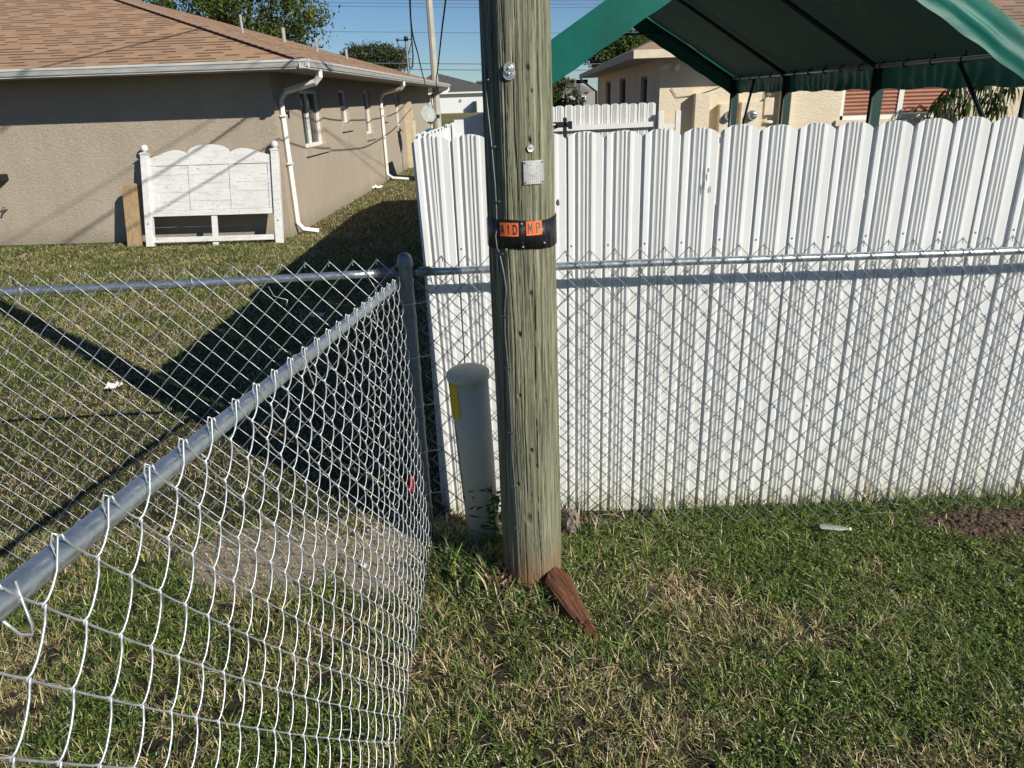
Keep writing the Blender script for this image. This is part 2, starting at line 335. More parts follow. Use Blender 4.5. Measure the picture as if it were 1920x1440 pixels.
class MB:
    def __init__(s): s.v = []; s.f = []; s.st = []
    def add(s, vs, fs):
        b = len(s.v); s.st.append((b, len(s.f))); s.v += [tuple(float(c) for c in x) for x in vs]; s.f += [tuple(i + b for i in f) for f in fs]; return s
    def box(s, a, b, U=None, W=None, O=None, bev=0):
        """axis box a..b; optionally expressed in a frame O + x*U + y*W + z"""
        x0, y0, z0 = a; x1, y1, z1 = b
        vs = [(x0, y0, z0), (x1, y0, z0), (x1, y1, z0), (x0, y1, z0), (x0, y0, z1), (x1, y0, z1), (x1, y1, z1), (x0, y1, z1)]
        if U is not None: vs = [tuple(O[i] + x * U[i] + y * W[i] + (z if i == 2 else 0) for i in range(3)) for x, y, z in vs]
        return s.add(vs, [(0, 3, 2, 1), (4, 5, 6, 7), (0, 1, 5, 4), (1, 2, 6, 5), (2, 3, 7, 6), (3, 0, 4, 7)])
    def bar(s, p, q, w, h, up=(0, 0, 1), w2=None, h2=None):
        p = Vector(p); q = Vector(q); d = (q - p).normalized(); u = Vector(up)
        if abs(d.dot(u)) > .98: u = Vector((0, 1, 0))
        r = d.cross(u).normalized(); u = r.cross(d).normalized(); w2 = w if w2 is None else w2; h2 = h if h2 is None else h2
        vs = []
        for c, ww, hh in ((p, w, h), (q, w2, h2)):
            for a, b in ((-1, -1), (1, -1), (1, 1), (-1, 1)): vs.append(c + r * (a * ww / 2) + u * (b * hh / 2))
        return s.add(vs, [(0, 1, 2, 3), (7, 6, 5, 4), (0, 4, 5, 1), (1, 5, 6, 2), (2, 6, 7, 3), (3, 7, 4, 0)])
    def tube(s, pts, r, n=8, cap=True, flat=1.0):
        pts = [Vector(p) for p in pts]; m = len(pts)
        rs = r if isinstance(r, (list, tuple)) else [r] * m
        d0 = (pts[1] - pts[0]).normalized(); u = Vector((0, 0, 1)) if abs(d0.z) < .9 else Vector((0, 1, 0))
        nrm = (u - d0 * u.dot(d0)).normalized(); b = len(s.v); vs = []; prev = d0
        for i, p in enumerate(pts):
            d = (pts[min(i + 1, m - 1)] - pts[max(i - 1, 0)])
            d = d.normalized() if d.length > 1e-9 else prev
            nrm = (nrm - d * nrm.dot(d)); nrm = nrm.normalized() if nrm.length > 1e-6 else d.orthogonal().normalized()
            bn = d.cross(nrm); prev = d
            for k in range(n):
                a = 2 * math.pi * k / n; vs.append(p + (nrm * math.cos(a) * flat + bn * math.sin(a)) * rs[i])
        fs = [(i * n + k, i * n + (k + 1) % n, (i + 1) * n + (k + 1) % n, (i + 1) * n + k) for i in range(m - 1) for k in range(n)]
        if cap: fs += [tuple(range(n - 1, -1, -1)), tuple((m - 1) * n + k for k in range(n))]
        return s.add(vs, fs)
    def lathe(s, c, prof, n=24, axis=None):
        """profile [(r, z)] round the z axis (or axis) at c"""
        c = Vector(c); A = Vector(axis).normalized() if axis else Vector((0, 0, 1))
        X = A.orthogonal().normalized() if axis else Vector((1, 0, 0)); Y = A.cross(X)
        vs = [c + A * z + (X * math.cos(2 * math.pi * k / n) + Y * math.sin(2 * math.pi * k / n)) * r for r, z in prof for k in range(n)]
        m = len(prof); fs = [(i * n + k, i * n + (k + 1) % n, (i + 1) * n + (k + 1) % n, (i + 1) * n + k) for i in range(m - 1) for k in range(n)]
        fs += [tuple(range(n - 1, -1, -1)), tuple((m - 1) * n + k for k in range(n))]
        return s.add(vs, fs)
    def sphere(s, c, r, n=12, m=8, sq=(1, 1, 1)):
        vs = [(c[0] + r * sq[0] * math.sin(math.pi * j / m) * math.cos(2 * math.pi * i / n), c[1] + r * sq[1] * math.sin(math.pi * j / m) * math.sin(2 * math.pi * i / n), c[2] - r * sq[2] * math.cos(math.pi * j / m)) for j in range(1, m) for i in range(n)]
        vs += [(c[0], c[1], c[2] - r * sq[2]), (c[0], c[1], c[2] + r * sq[2])]; k = len(vs)
        fs = [(j * n + i, j * n + (i + 1) % n, (j + 1) * n + (i + 1) % n, (j + 1) * n + i) for j in range(m - 2) for i in range(n)]
        fs += [(k - 2, (i + 1) % n, i) for i in range(n)] + [(k - 1, (m - 2) * n + i, (m - 2) * n + (i + 1) % n) for i in range(n)]
        return s.add(vs, fs)
    def prism(s, poly, O, U, W, N, t):
        """polygon in the plane (U, W) at O, thickness t along N"""
        O, U, W, N = map(Vector, (O, U, W, N)); n = len(poly)
        vs = [O + U * a + W * b for a, b in poly] + [O + U * a + W * b + N * t for a, b in poly]
        return s.add(vs, [tuple(range(n)), tuple(range(2 * n - 1, n - 1, -1))] + [(i, i + n, (i + 1) % n + n, (i + 1) % n) for i in range(n)])
    def each(s, name, mat, parent=None, smooth=False, bevel=0):
        out = []; st = s.st + [(len(s.v), len(s.f))]
        for (a, fa), (b, fb) in zip(st[:-1], st[1:]):
            m = MB(); m.v = s.v[a:b]; m.f = [tuple(i - a for i in f) for f in s.f[fa:fb]]
            out.append(m.build(name, mat, parent, smooth, None, bevel))
        return out
    def build(s, name, mat, parent=None, smooth=False, origin=None, bevel=0):
        o = mesh_np(name, s.v, s.f, mat, parent, origin, smooth)
        if bevel:
            b = o.modifiers.new('b', 'BEVEL'); b.width = bevel; b.segments = 2; b.limit_method = 'ANGLE'
        return o

def vnoise(x, y, seed=0, scale=1.0, octs=3):
    out = np.zeros_like(x, dtype=float); amp = 1; tot = 0
    for o in range(octs):
        g = np.random.default_rng(seed * 10 + o).random((256, 256)); X = x * scale * 2 ** o; Yv = y * scale * 2 ** o
        xi = np.floor(X).astype(int); yi = np.floor(Yv).astype(int); fx = X - xi; fy = Yv - yi
        fx = fx * fx * (3 - 2 * fx); fy = fy * fy * (3 - 2 * fy)
        a = g[xi % 256, yi % 256]; b = g[(xi + 1) % 256, yi % 256]; c = g[xi % 256, (yi + 1) % 256]; d = g[(xi + 1) % 256, (yi + 1) % 256]
        out += amp * ((a * (1 - fx) + b * fx) * (1 - fy) + (c * (1 - fx) + d * fx) * fy); tot += amp; amp *= .5
    return out / tot
def gz(x, y):
    x = np.asarray(x, float); y = np.asarray(y, float)
    near = np.clip((9 - y) / 4, 0, 1) * np.clip((6 - np.abs(x)) / 2, 0, 1)
    return (vnoise(x, y, 3, 1.6, 4) - .5) * .05 * near + .05 * np.exp(-((x - 2.2) ** 2 / .16 + (y - 2.92) ** 2 / .04)) + .075 * np.exp(-((x - .03) ** 2 + (y - 2.66) ** 2) / .075)

# ---------------------------------------------------------------- ground
xs = np.unique(np.concatenate([-np.geomspace(6, 900, 14), np.arange(-6, 6.01, .12), np.geomspace(6, 900, 14)]))
ys = np.unique(np.concatenate([[-900, -300, -100, -30, -8], np.arange(-3, 10.01, .12), np.geomspace(10, 1200, 18)]))
gx, gy = np.meshgrid(xs, ys, indexing='ij'); G = np.stack([gx, gy, gz(gx, gy)], -1).reshape(-1, 3)
ny = len(ys); ii, jj = np.meshgrid(np.arange(len(xs) - 1), np.arange(ny - 1), indexing='ij'); a = (ii * ny + jj).ravel()
tag(mesh_np('ground', G, np.stack([a, a + ny, a + ny + 1, a + 1], 1), 'ground', smooth=True), kind='structure')

# ---------------------------------------------------------------- house with tan stucco
TH = R(1.9); U = Vector((math.cos(TH), -math.sin(TH), 0)); W = Vector((math.sin(TH), math.cos(TH), 0)); Z = Vector((0, 0, 1))
HC = Vector((-3.46, 11.80, 0))
def hp(a, s, z): return HC + U * a + W * s + Z * z   # a: out from the side wall (+), s: along the side
def wall_holes(mb, O, A, N, L, H, holes, depth):
    """wall from O along A, outward normal N; holes (a0,a1,z0,z1) get reveals of the given depth"""
    O = Vector(O); A = Vector(A); N = Vector(N)
    xs_ = sorted({0, L, *[h[0] for h in holes], *[h[1] for h in holes]}); zs = sorted({0, H, *[h[2] for h in holes], *[h[3] for h in holes]})
    def pt(x, z, d=0): return O + A * x + Z * z - N * d
    for i in range(len(xs_) - 1):
        for j in range(len(zs) - 1):
            cx = (xs_[i] + xs_[i + 1]) / 2; cz = (zs[j] + zs[j + 1]) / 2
            if any(h[0] < cx < h[1] and h[2] < cz < h[3] for h in holes): continue
            mb.add([pt(xs_[i], zs[j]), pt(xs_[i + 1], zs[j]), pt(xs_[i + 1], zs[j + 1]), pt(xs_[i], zs[j + 1])], [(0, 1, 2, 3)])
    for x0, x1, z0, z1 in holes:
        for p, q in (((x0, z0), (x1, z0)), ((x1, z0), (x1, z1)), ((x1, z1), (x0, z1)), ((x0, z1), (x0, z0))):
            mb.add([pt(*p), pt(*q), pt(*q, depth), pt(*p, depth)], [(0, 1, 2, 3)])
house = root('tan_house', HC, 'tan stucco bungalow with brown shingle roof and white gutters behind the headboard', 'house')
holes = [(1.40, 2.75, 1.28, 2.22), (4.15, 4.95, 1.57, 2.25), (6.5, 7.35, 1.28, 2.25), (8.5, 9.3, 1.62, 2.18), (10.7, 11.6, 1.32, 2.18)]
SL = 18.36
mb = MB(); wall_holes(mb, HC, W, U, SL, 2.5, holes, .14)
mb.add([hp(0, 0, -.05), hp(-12, 0, -.05), hp(-12, 0, 2.5), hp(0, 0, 2.5)], [(0, 1, 2, 3)])
mb.add([hp(0, SL, 0), hp(-12, SL, 0), hp(-12, SL, 2.5), hp(0, SL, 2.5)], [(3, 2, 1, 0)])
mb.add([hp(-12, 0, 0), hp(-12, SL, 0), hp(-12, SL, 2.5), hp(-12, 0, 2.5)], [(3, 2, 1, 0)])
hw = mb.build('wall', 'tanstucco', house)
OV = .70; EZ = 2.57; SLP = .30
E0 = hp(OV, -OV, EZ)
def quad_uv(name, faces, mat, parent, ths=.0):
    """faces: list of (pts, origin, udir, vdir)"""
    me = bpy.data.meshes.new(name); off = wloc(parent); vs = []; fs = []; uvs = []
    for pts, o, ud, vd in faces:
        b = len(vs); vs += [Vector(p) - off for p in pts]; fs.append(tuple(range(b, b + len(pts))))
        uvs += [((Vector(p) - Vector(o)).dot(ud), (Vector(p) - Vector(o)).dot(vd)) for p in pts]
    me.from_pydata([tuple(v) for v in vs], [], fs); ul = me.uv_layers.new(name='UVMap')
    for i, l in enumerate(me.loops): ul.data[i].uv = uvs[l.vertex_index]
    me.materials.append(MT[mat]); o = bpy.data.objects.new(name, me); col.objects.link(o); o.parent = parent; return o
RW = 6.0; HW = 12 + 2 * OV; HL = SL + 2 * OV
def rp(a, s, h): return E0 - U * a + W * s + Z * h   # a inward from side eave, s along
RH = RW * SLP; rA = rp(HW / 2, HW / 2, HW / 2 * SLP); RH = HW / 2 * SLP
A_, B_, C_, D_ = rp(0, 0, 0), rp(HW, 0, 0), rp(HW, HL, 0), rp(0, HL, 0)
r1 = rp(HW / 2, HW / 2, RH); r2 = rp(HW / 2, max(HL - HW / 2, HW / 2 + .3), RH)
cs = 1 / math.hypot(1, SLP)
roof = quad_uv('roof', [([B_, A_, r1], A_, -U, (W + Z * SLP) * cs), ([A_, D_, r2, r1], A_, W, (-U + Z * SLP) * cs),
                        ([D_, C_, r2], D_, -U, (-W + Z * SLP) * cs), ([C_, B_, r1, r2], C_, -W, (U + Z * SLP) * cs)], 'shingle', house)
hm = MB()   # ridge shingles along the near hip
npc = 46
for i in range(npc):
    p = A_.lerp(r1, i / npc); q = A_.lerp(r1, (i + 1.15) / npc)
    hm.bar(p + Z * .018, q + Z * .010, .2, .012, (0, 0, 1))
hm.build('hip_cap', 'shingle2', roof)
so_ = MB()
so_.add([hp(OV, -OV, 2.455), hp(-12 - OV, -OV, 2.455), hp(-12 - OV, 0, 2.455), hp(0, 0, 2.455), hp(0, SL, 2.455), hp(0, SL + OV, 2.455), hp(OV, SL + OV, 2.455)], [(0, 1, 2, 3), (0, 3, 4, 5, 6)])
so_.add([hp(OV, SL + OV, 2.455), hp(0, SL + OV, 2.455), hp(0, SL, 2.455), hp(-12, SL, 2.455), hp(-12, SL + OV, 2.455)], [(0, 1, 2), (1, 2, 3, 4)])
so_.build('soffit', 'soffit', house)
fa = MB()
fa.box((-HW, -.02, -.12), (0, 0.0, -.005), U, W, A_); fa.box((-.02, 0, -.12), (0.0, HL, -.005), U, W, A_)
fa.build('fascia', 'gutter', house)
# K-profile gutters, in a frame running along the eave
def gutter(p, q, out, name='gutter'):
    p = Vector(p); q = Vector(q); out = Vector(out); prof = [(0.002, -.005), (.002, -.118), (.07, -.118), (.07, -.108), (.088, -.094), (.108, -.04), (.118, -.03), (.118, 0.0), (.104, 0.0), (.104, -.006), (.112, -.012), (.1, -.035), (.08, -.088), (.006, -.11)]
    vs = [p + out * a + Z * b for a, b in prof] + [q + out * a + Z * b for a, b in prof]; n = len(prof)
    m = MB(); m.add(vs, [(i, (i + 1) % n, (i + 1) % n + n, i + n) for i in range(n)] + [tuple(range(n)), tuple(range(2 * n - 1, n - 1, -1))])
    return m.build(name, 'gutter', house)
gutter(hp(-12 - OV, -OV, EZ), hp(OV + .118, -OV, EZ), -W)
gutter(hp(OV, -OV - .118, EZ), hp(OV, SL + OV, EZ), U)
def downspout(outlet, wallp, zfoot, foot):
    m = MB(); o = Vector(outlet); wl = Vector(wallp); w_, h_ = .085, .062
    p1 = o - Z * .16; pts = [o, p1]
    el = [o, o - Z * .1, p1 - Z * .04 + (wl - o).normalized() * .05]
    wt = Vector((wl.x, wl.y, wl.z)); low = Vector((wl.x, wl.y, zfoot))
    path = [o, o - Z * .09, o.lerp(Vector((wl.x, wl.y, o.z)), .12) - Z * .17, o.lerp(Vector((wl.x, wl.y, o.z)), .85) + Z * (wl.z - o.z + .06), wt - Z * .05, wt - Z * .16, low + Z * .1, low + (Vector(foot) - low) * .25, Vector(foot)]
    m.tube(path, .047, 4, flat=.8)
    d = m.build('downspout', 'white', house)
    bk = MB()
    for z in (wl.z - .3, (wl.z + zfoot) / 2): bk.box((-.06, -.03, z), (.06, .055, z + .025), W, U, (wl.x, wl.y, 0))
    bk.each('strap', 'white', d)
downspout(hp(OV + .04, .05, 2.46), hp(.05, .22, 2.12), .1, hp(.36, .3, .035))
downspout(hp(OV + .04, 7.9, 2.46), hp(.05, 8.35, 2.14), .1, hp(.62, 8.3, .05))
downspout(hp(OV + .04, SL + .5, 2.46), hp(.05, SL - .1, 2.14), .1, hp(.4, SL, .05))
for k, (x0, x1, z0, z1) in enumerate(holes):
    f = MB(); ww = .055
    for a, b in (((x0, z0), (x1, z0 + ww)), ((x0, z1 - ww), (x1, z1)), ((x0, z0 + ww), (x0 + ww, z1 - ww)), ((x1 - ww, z0 + ww), (x1, z1 - ww))):
        f.box((a[0], -.139, a[1]), (b[0], -.08, b[1]), W, U, HC)
    if k == 0: f.box(((x0 + x1) / 2 - .03, -.135, z0 + ww), ((x0 + x1) / 2 + .04, -.085, z1 - ww), W, U, HC)
    if k in (1, 3): f.box((x0 + ww, -.135, (z0 + z1) / 2 - .03), (x1 - ww, -.085, (z0 + z1) / 2 + .03), W, U, HC)
    fr = f.build('window', 'white', house)
    MB().box((x0 + .01, -.128, z0 + .01), (x1 - .01, -.12, z1 - .01), W, U, HC).build('pane', 'glass', fr)
    MB().box((x0 - .06, -.01, z0 - .13), (x1 + .08, .05, z0 - .005), W, U, HC).build('sill', 'tanstucco', fr)
# service panel strip, vents and mast
MB().box((12.35, .002, 0), (12.75, .16, 1.98), W, U, HC).build('utility_cover', 'yellowtrim', house)
b_ = MB(); b_.box((13.1, .0, .9), (13.5, .14, 1.4), W, U, HC); b_.box((13.15, 0, 1.5), (13.35, .1, 1.75), W, U, HC); b_.build('meter_box', 'creamtrim', house)
def vent(a, s, h, r=.035):
    base = rp(a, s, a * SLP); MB().tube([base - Z * .05, base + Z * h], r, 10).build('vent_pipe', 'ventgrey', house)
vent(3.1, 6.6, .36, .028); vent(2.3, 9.6, .30, .035); vent(3.3, 10.2, .34, .05); vent(2.0, 11.6, .26, .04)
# wall lamp and hose tap at the left
m = MB(); m.box((-4.52, -.20, 1.02), (-4.36, -.002, 1.12), U, W, HC); m.prism([(-.14, 0), (.0, .12), (.12, .06), (.07, -.1), (-.1, -.12)], hp(-4.46, -.2, 1.1), U, Z, -W, .1)
m.build('wall_lamp', 'black', house, bevel=.01)
m = MB(); m.tube([hp(-4.53, 0, .57), hp(-4.53, -.09, .57), hp(-4.53, -.12, .53)], .013, 8); m.lathe(hp(-4.53, -.07, .6), [(.03, 0), (.03, .012)], 8); m.build('hose_tap', 'rust', house)

# ---------------------------------------------------------------- headboard and board leaning on the tan wall
def lean(x, z, d=0):   # surface leaning back to the wall: y grows with z
    return Vector((x, 11.30 + z * .31 - d * .95 + (x + 4.5) * -.03, z + d * .3))
hb = root('headboard', (-4.5, 11.3, 0), 'white chipped wooden bed headboard with scalloped top leaning on tan wall', 'headboard')
def lbox(mb, x0, x1, z0, z1, d0, d1):
    vs = [lean(x, z, d) for d in (d0, d1) for x, z in ((x0, z0), (x1, z0), (x1, z1), (x0, z1))]
    mb.add(vs, [(0, 3, 2, 1), (4, 5, 6, 7), (0, 1, 5, 4), (1, 2, 6, 5), (2, 3, 7, 6), (3, 0, 4, 7)])
for x in (-5.515, -3.50):
    m = MB(); lbox(m, x - .055, x + .055, 0, 1.33, -.03, .06); lbox(m, x - .066, x + .066, 1.33, 1.352, -.04, .07); lbox(m, x - .05, x + .05, 1.352, 1.364, -.03, .06)
    p = m.build('post', 'chipped', hb, bevel=.004)
    c = lean(x, 1.43, .015); m = MB(); m.sphere(c, .056, 16, 10); m.lathe(lean(x, 1.36, .015), [(.03, 0), (.022, .012), (.03, .02)], 12); m.build('finial', 'chipped', p, smooth=True)
    m = MB(); m.lathe(lean(x + (.0 if x < -4 else 0), .33, .061), [(.011, 0), (.011, .004)], 10, axis=(0, -1, .3)); m.build('bolt_hole', 'black', p)
def topz(x):
    a, b, c, d = -5.46, -4.85, -4.19, -3.555
    if x < a + 0: return 1.27
    if x < b:
        t_ = (x - a) / (b - a); return 1.285 + .105 * (math.sin(min(t_ / .72, 1) * math.pi / 2) ** 1.6) - (.055 * max(0, (t_ - .72) / .28) ** 2)
    if x < c:
        t_ = (x - b) / (c - b) * 2 - 1; return 1.335 + .125 * math.sqrt(max(0, 1 - t_ * t_ * .98))
    t_ = (d - x) / (d - c); return 1.285 + .105 * (math.sin(min(max(t_, 0) / .72, 1) * math.pi / 2) ** 1.6) - (.055 * max(0, (t_ - .72) / .28) ** 2)
N_ = 72; X0, X1 = -5.46, -3.555; m = MB()
vs = []; 
for d in (0, .022):
    for i in range(N_ + 1):
        x = X0 + (X1 - X0) * i / N_; vs += [lean(x, 1.17, d), lean(x, topz(x), d)]
n2 = (N_ + 1) * 2; fs = []
for i in range(N_): fs += [(2 * i, 2 * i + 1, 2 * i + 3, 2 * i + 2), (n2 + 2 * i, n2 + 2 * i + 2, n2 + 2 * i + 3, n2 + 2 * i + 1), (2 * i + 1, n2 + 2 * i + 1, n2 + 2 * i + 3, 2 * i + 3)]
m.add(vs, fs); m.build('scalloped_rail', 'chipped', hb)
m = MB(); lbox(m, X0, X1, .44, .52, 0, .022); m.build('lower_rail', 'chipped', hb)
xsep = [X0, -4.86, -4.225, X1]
for i in range(3):
    m = MB(); a, b = xsep[i], xsep[i + 1]
    lbox(m, a + .004, a + .085 + (.0 if i else .02), .524, 1.166, 0, .02)
    if i == 2: lbox(m, b - .07, b - .004, .524, 1.166, 0, .02)
    bb = b - (.074 if i == 2 else .004); aa = a + .089 + (.0 if i else .02)
    k = 5; zz = [.524 + (1.166 - .524) * j / k for j in range(k + 1)]
    for j in range(k): lbox(m, aa, bb, zz[j] + .0012, zz[j + 1] - .0012, 0, .006 + .003 * ((j * 7 + i) % 3))
    m.build('panel', 'chipped', hb)
m = MB(); lbox(m, X0, X1, .06, .135, 0, .03); m.build('bottom_rail', 'chipped', hb)
m = MB(); lbox(m, -4.55, -4.465, 0.0, .438, -.03, -.002); m.build('centre_leg', 'chipped', hb)
bd = MB(); p0 = [(-5.905, 0), (-5.69, 0), (-5.70, .92), (-5.73, .93), (-5.87, .90), (-5.92, .84)]
bd.add([(x, 11.42 + z * .28, z) for x, z in p0] + [(x, 11.42 + z * .28 - .045, z + .01) for x, z in p0], [(0, 5, 4, 3, 2, 1), (6, 7, 8, 9, 10, 11)] + [(i, (i + 1) % 6, (i + 1) % 6 + 6, i + 6) for i in range(6)])
tag(bd.build('wooden_board', 'plank', None, origin=(-5.8, 11.42, 0), bevel=.004), 'short weathered brown board leaning on wall left of headboard', 'board')
# ---------------------------------------------------------------- utility pole
PX, PY = .056, 2.64; KS = .943   # heights and offsets below were read at 2.80 m
def prad(z): return .1265 - .0052 * z
def zk(z): return 1.97 - (1.97 - z) * KS
def pcx(z): return PX + .006 - .005 * z
pole = root('utility_pole', (PX, PY, 0), 'thick weathered green-grey timber utility pole in front of the white fence', 'utility pole')
na = 420; zs = np.concatenate([np.linspace(-.05, 2.7, 720), np.linspace(2.75, 8.2, 40)]); nz = len(zs)
aa = np.linspace(0, 2 * math.pi, na, endpoint=False); A, ZZ = np.meshgrid(aa, zs, indexing='xy')   # nz x na
disp = (vnoise(np.cos(A) * 3 + 9 + np.sin(A) * 2, ZZ * .5 + 5, 5, 1.2, 3) - .5) * .012
disp += (vnoise(A * 24, ZZ * 1.3 + 4, 6, 1, 3) - .5) * .0035
crack = np.zeros_like(A)
cr = np.random.default_rng(11)
for _ in range(190):
    a0 = cr.uniform(math.pi, 2 * math.pi) if _ < 160 else cr.uniform(0, math.pi); z0 = cr.uniform(0, 2.7); L = cr.uniform(.15, 1.3) * (1.4 if _ < 12 else 1); dpt = cr.uniform(.002, .005) if _ > 26 else cr.uniform(.007, .013)
    wd = cr.uniform(.007, .012) if _ > 26 else cr.uniform(.013, .026)
    wob = (vnoise(ZZ * 2.5 + a0 * 7, ZZ * 0 + _, 8, 1, 3) - .5) * .16
    m_ = np.clip(1 - np.abs((A - a0 - wob) * 1.0) / wd, 0, 1) * np.clip(1.5 * (1 - np.abs(ZZ - z0) / (L)), 0, 1)
    crack = np.maximum(crack, m_ * min(1, dpt / .006)); disp -= m_ * dpt
for a0, z0, s_ in ((4.62, .40, .02), (4.95, .63, .008), (4.45, .93, .008), (4.9, 1.32, .011), (4.99, 2.06, .010), (5.1, 1.99, .008), (4.78, .70, .009), (5.0, 1.84, .009), (4.5, 1.17, .012), (5.3, .9, .007), (4.3, .55, .009)):
    dd = np.hypot((A - a0) * .13, (ZZ - z0) * .7); k_ = np.clip(1 - dd / s_, 0, 1); disp -= k_ * .01; crack = np.maximum(crack, k_)
# a flaked strip down the shaded left side
edge = 4.14 + .02 * np.sin(ZZ * 5); disp -= .006 * (1 / (1 + np.exp((A - edge) * 60))) * (A > 3.2)
rr = prad(ZZ) + disp + .012 * np.exp(-np.clip(ZZ, 0, 9) / .05) * 0
V = np.stack([pcx(ZZ) + rr * np.cos(A), PY + rr * np.sin(A), ZZ], -1).reshape(-1, 3)
i_, j_ = np.meshgrid(np.arange(nz - 1), np.arange(na), indexing='ij'); q0 = (i_ * na + j_).ravel(); q1 = (i_ * na + (j_ + 1) % na).ravel()
mesh_np('shaft', V, np.stack([q0, q1, q1 + na, q0 + na], 1), 'pole', pole, smooth=True, attrs={'crack': ('FLOAT', (crack * .85).ravel())})
def on_pole(px_x, z, out=0.0):
    """point on the pole face for a given world x"""
    z = zk(z); px_x = px_x * KS
    r = prad(z) + out; dx = max(-.999, min(.999, (px_x - pcx(z)) / prad(z))); a = -math.acos(dx)
    return Vector((pcx(z) + r * math.cos(a), PY + r * math.sin(a), z))
def pol(a, z, out=0.0): z = zk(z); r = prad(z) + out; return Vector((pcx(z) + r * math.cos(a), PY + r * math.sin(a), z))
A0 = -math.pi / 2
def ang(x, z): x = x * KS; z = zk(z); return -math.acos(max(-.999, min(.999, (x - pcx(z)) / prad(z))))
# band with lettered stickers
n = 96; m = MB(); vs = []
for z, o in ((1.452, .002), (1.452, .0062), (1.556, .0062), (1.556, .002)):
    for k in range(n): a = 2 * math.pi * k / n; vs.append(pol(a, z + .004 * math.sin(a * 3 + z * 9), o + .001 * math.sin(k * 1.7)))
m.add(vs, [(i * n + k, i * n + (k + 1) % n, (i + 1) * n + (k + 1) % n, (i + 1) * n + k) for i in range(3) for k in range(n)])
band = m.build('band', 'band', pole, smooth=True)
def curved_patch(name, mat, a0, a1, z0, z1, out, parent, thick=.0012, tilt=0):
    n = 10; m = MB(); vs = []
    for o in (out, out + thick):
        for k in range(n + 1):
            a = a0 + (a1 - a0) * k / n; dz = tilt * (a - a0); vs += [pol(a, z0 + dz, o), pol(a, z1 + dz, o)]
    b = 2 * (n + 1); fs = []
    for k in range(n): fs += [(2 * k, 2 * k + 2, 2 * k + 3, 2 * k + 1), (b + 2 * k, b + 2 * k + 1, b + 2 * k + 3, b + 2 * k + 2), (2 * k, b + 2 * k, b + 2 * k + 2, 2 * k + 2), (2 * k + 1, 2 * k + 3, b + 2 * k + 3, b + 2 * k + 1)]
    fs += [(0, 1, b + 1, b), (2 * n, b + 2 * n, b + 2 * n + 1, 2 * n + 1)]
    m.add(vs, fs); return m.build(name, mat, parent)
def letter_on_pole(ch, a0, a1, z0, z1, out, parent, faded=False):
    cu = bpy.data.curves.new('t', 'FONT'); cu.body = ch; cu.size = 1; cu.extrude = 0.0; cu.offset = .012; cu.resolution_u = 3
    to = bpy.data.objects.new('t', cu); col.objects.link(to); dg = bpy.context.evaluated_depsgraph_get(); dg.update()
    me = bpy.data.meshes.new_from_object(to.evaluated_get(dg)); vs = np.array([v.co[:] for v in me.vertices]); fs = [tuple(p.vertices) for p in me.polygons]
    bpy.data.objects.remove(to); bpy.data.curves.remove(cu)
    if ch == '1': vs = np.array([(.42, 0, 0), (.72, 0, 0), (.72, 1, 0), (.5, 1, 0), (.1, .76, 0), (.1, .62, 0), (.42, .78, 0), (0, 0, 0), (1, 1, 0)]); fs = [(0, 1, 2, 3, 4, 5, 6)]
    if ch == 'M': vs = np.array([(0, 0, 0), (.2, 0, 0), (.2, .66, 0), (0, 1, 0), (.24, 1, 0), (.5, .48, 0), (.5, .16, 0), (.76, 1, 0), (.8, .66, 0), (1, 1, 0), (.8, 0, 0), (1, 0, 0)]); fs = [(0, 1, 2, 4, 3), (2, 6, 5, 4), (5, 6, 8, 7), (7, 8, 10, 11, 9)]
    x0, y0 = vs[:, 0].min(), vs[:, 1].min(); x1, y1 = vs[:, 0].max(), vs[:, 1].max()
    pts = []
    for x, y, _ in vs:
        tx = (x - x0) / (x1 - x0); ty = (y - y0) / (y1 - y0); a = a0 + (a1 - a0) * tx; pts.append(pol(a, z0 + (z1 - z0) * ty, out))
    m = MB(); m.add(pts, fs); m.build('letter', 'ink' if not faded else 'fadedink', parent)
MT['fadedink'] = simple('faded_ink', (.13, .11, .09), .5, var=.6, vs=60)
zt, zb = 1.549, 1.500
segs = [('A', -.026, -.006, 0), ('1', -.0055, .0135, 0), ('D', .0140, .0375, 0), ('M', .0640, .0905, 1), ('P', .0915, .118, 1)]
for ch, xa, xb, fd in segs:
    sh = .0; a0, a1 = ang(xa + .006, 1.52), ang(xb + .006, 1.52); z0 = zb + (.002 if fd else 0); z1 = zt + (.004 if fd else 0)
    st = curved_patch('sticker', 'orange', a0, a1, z0, z1, .0074, band, .0008)
    w_ = a1 - a0; letter_on_pole(ch, a0 + w_ * (.2 if ch != '1' else .26), a1 - w_ * (.18 if ch != '1' else .30), z0 + .007, z1 - .006, .0090, st, fd)
m = MB()
for x, z in ((.055, 1.546), (.058, 1.462), (.132, 1.47), (.0, 1.452)):
    p = on_pole(x, z, .008); m.lathe(p, [(.004, 0), (.003, .003)], 8, axis=(p.x - PX, p.y - PY, 0))
m.each('nail', 'alu', band)
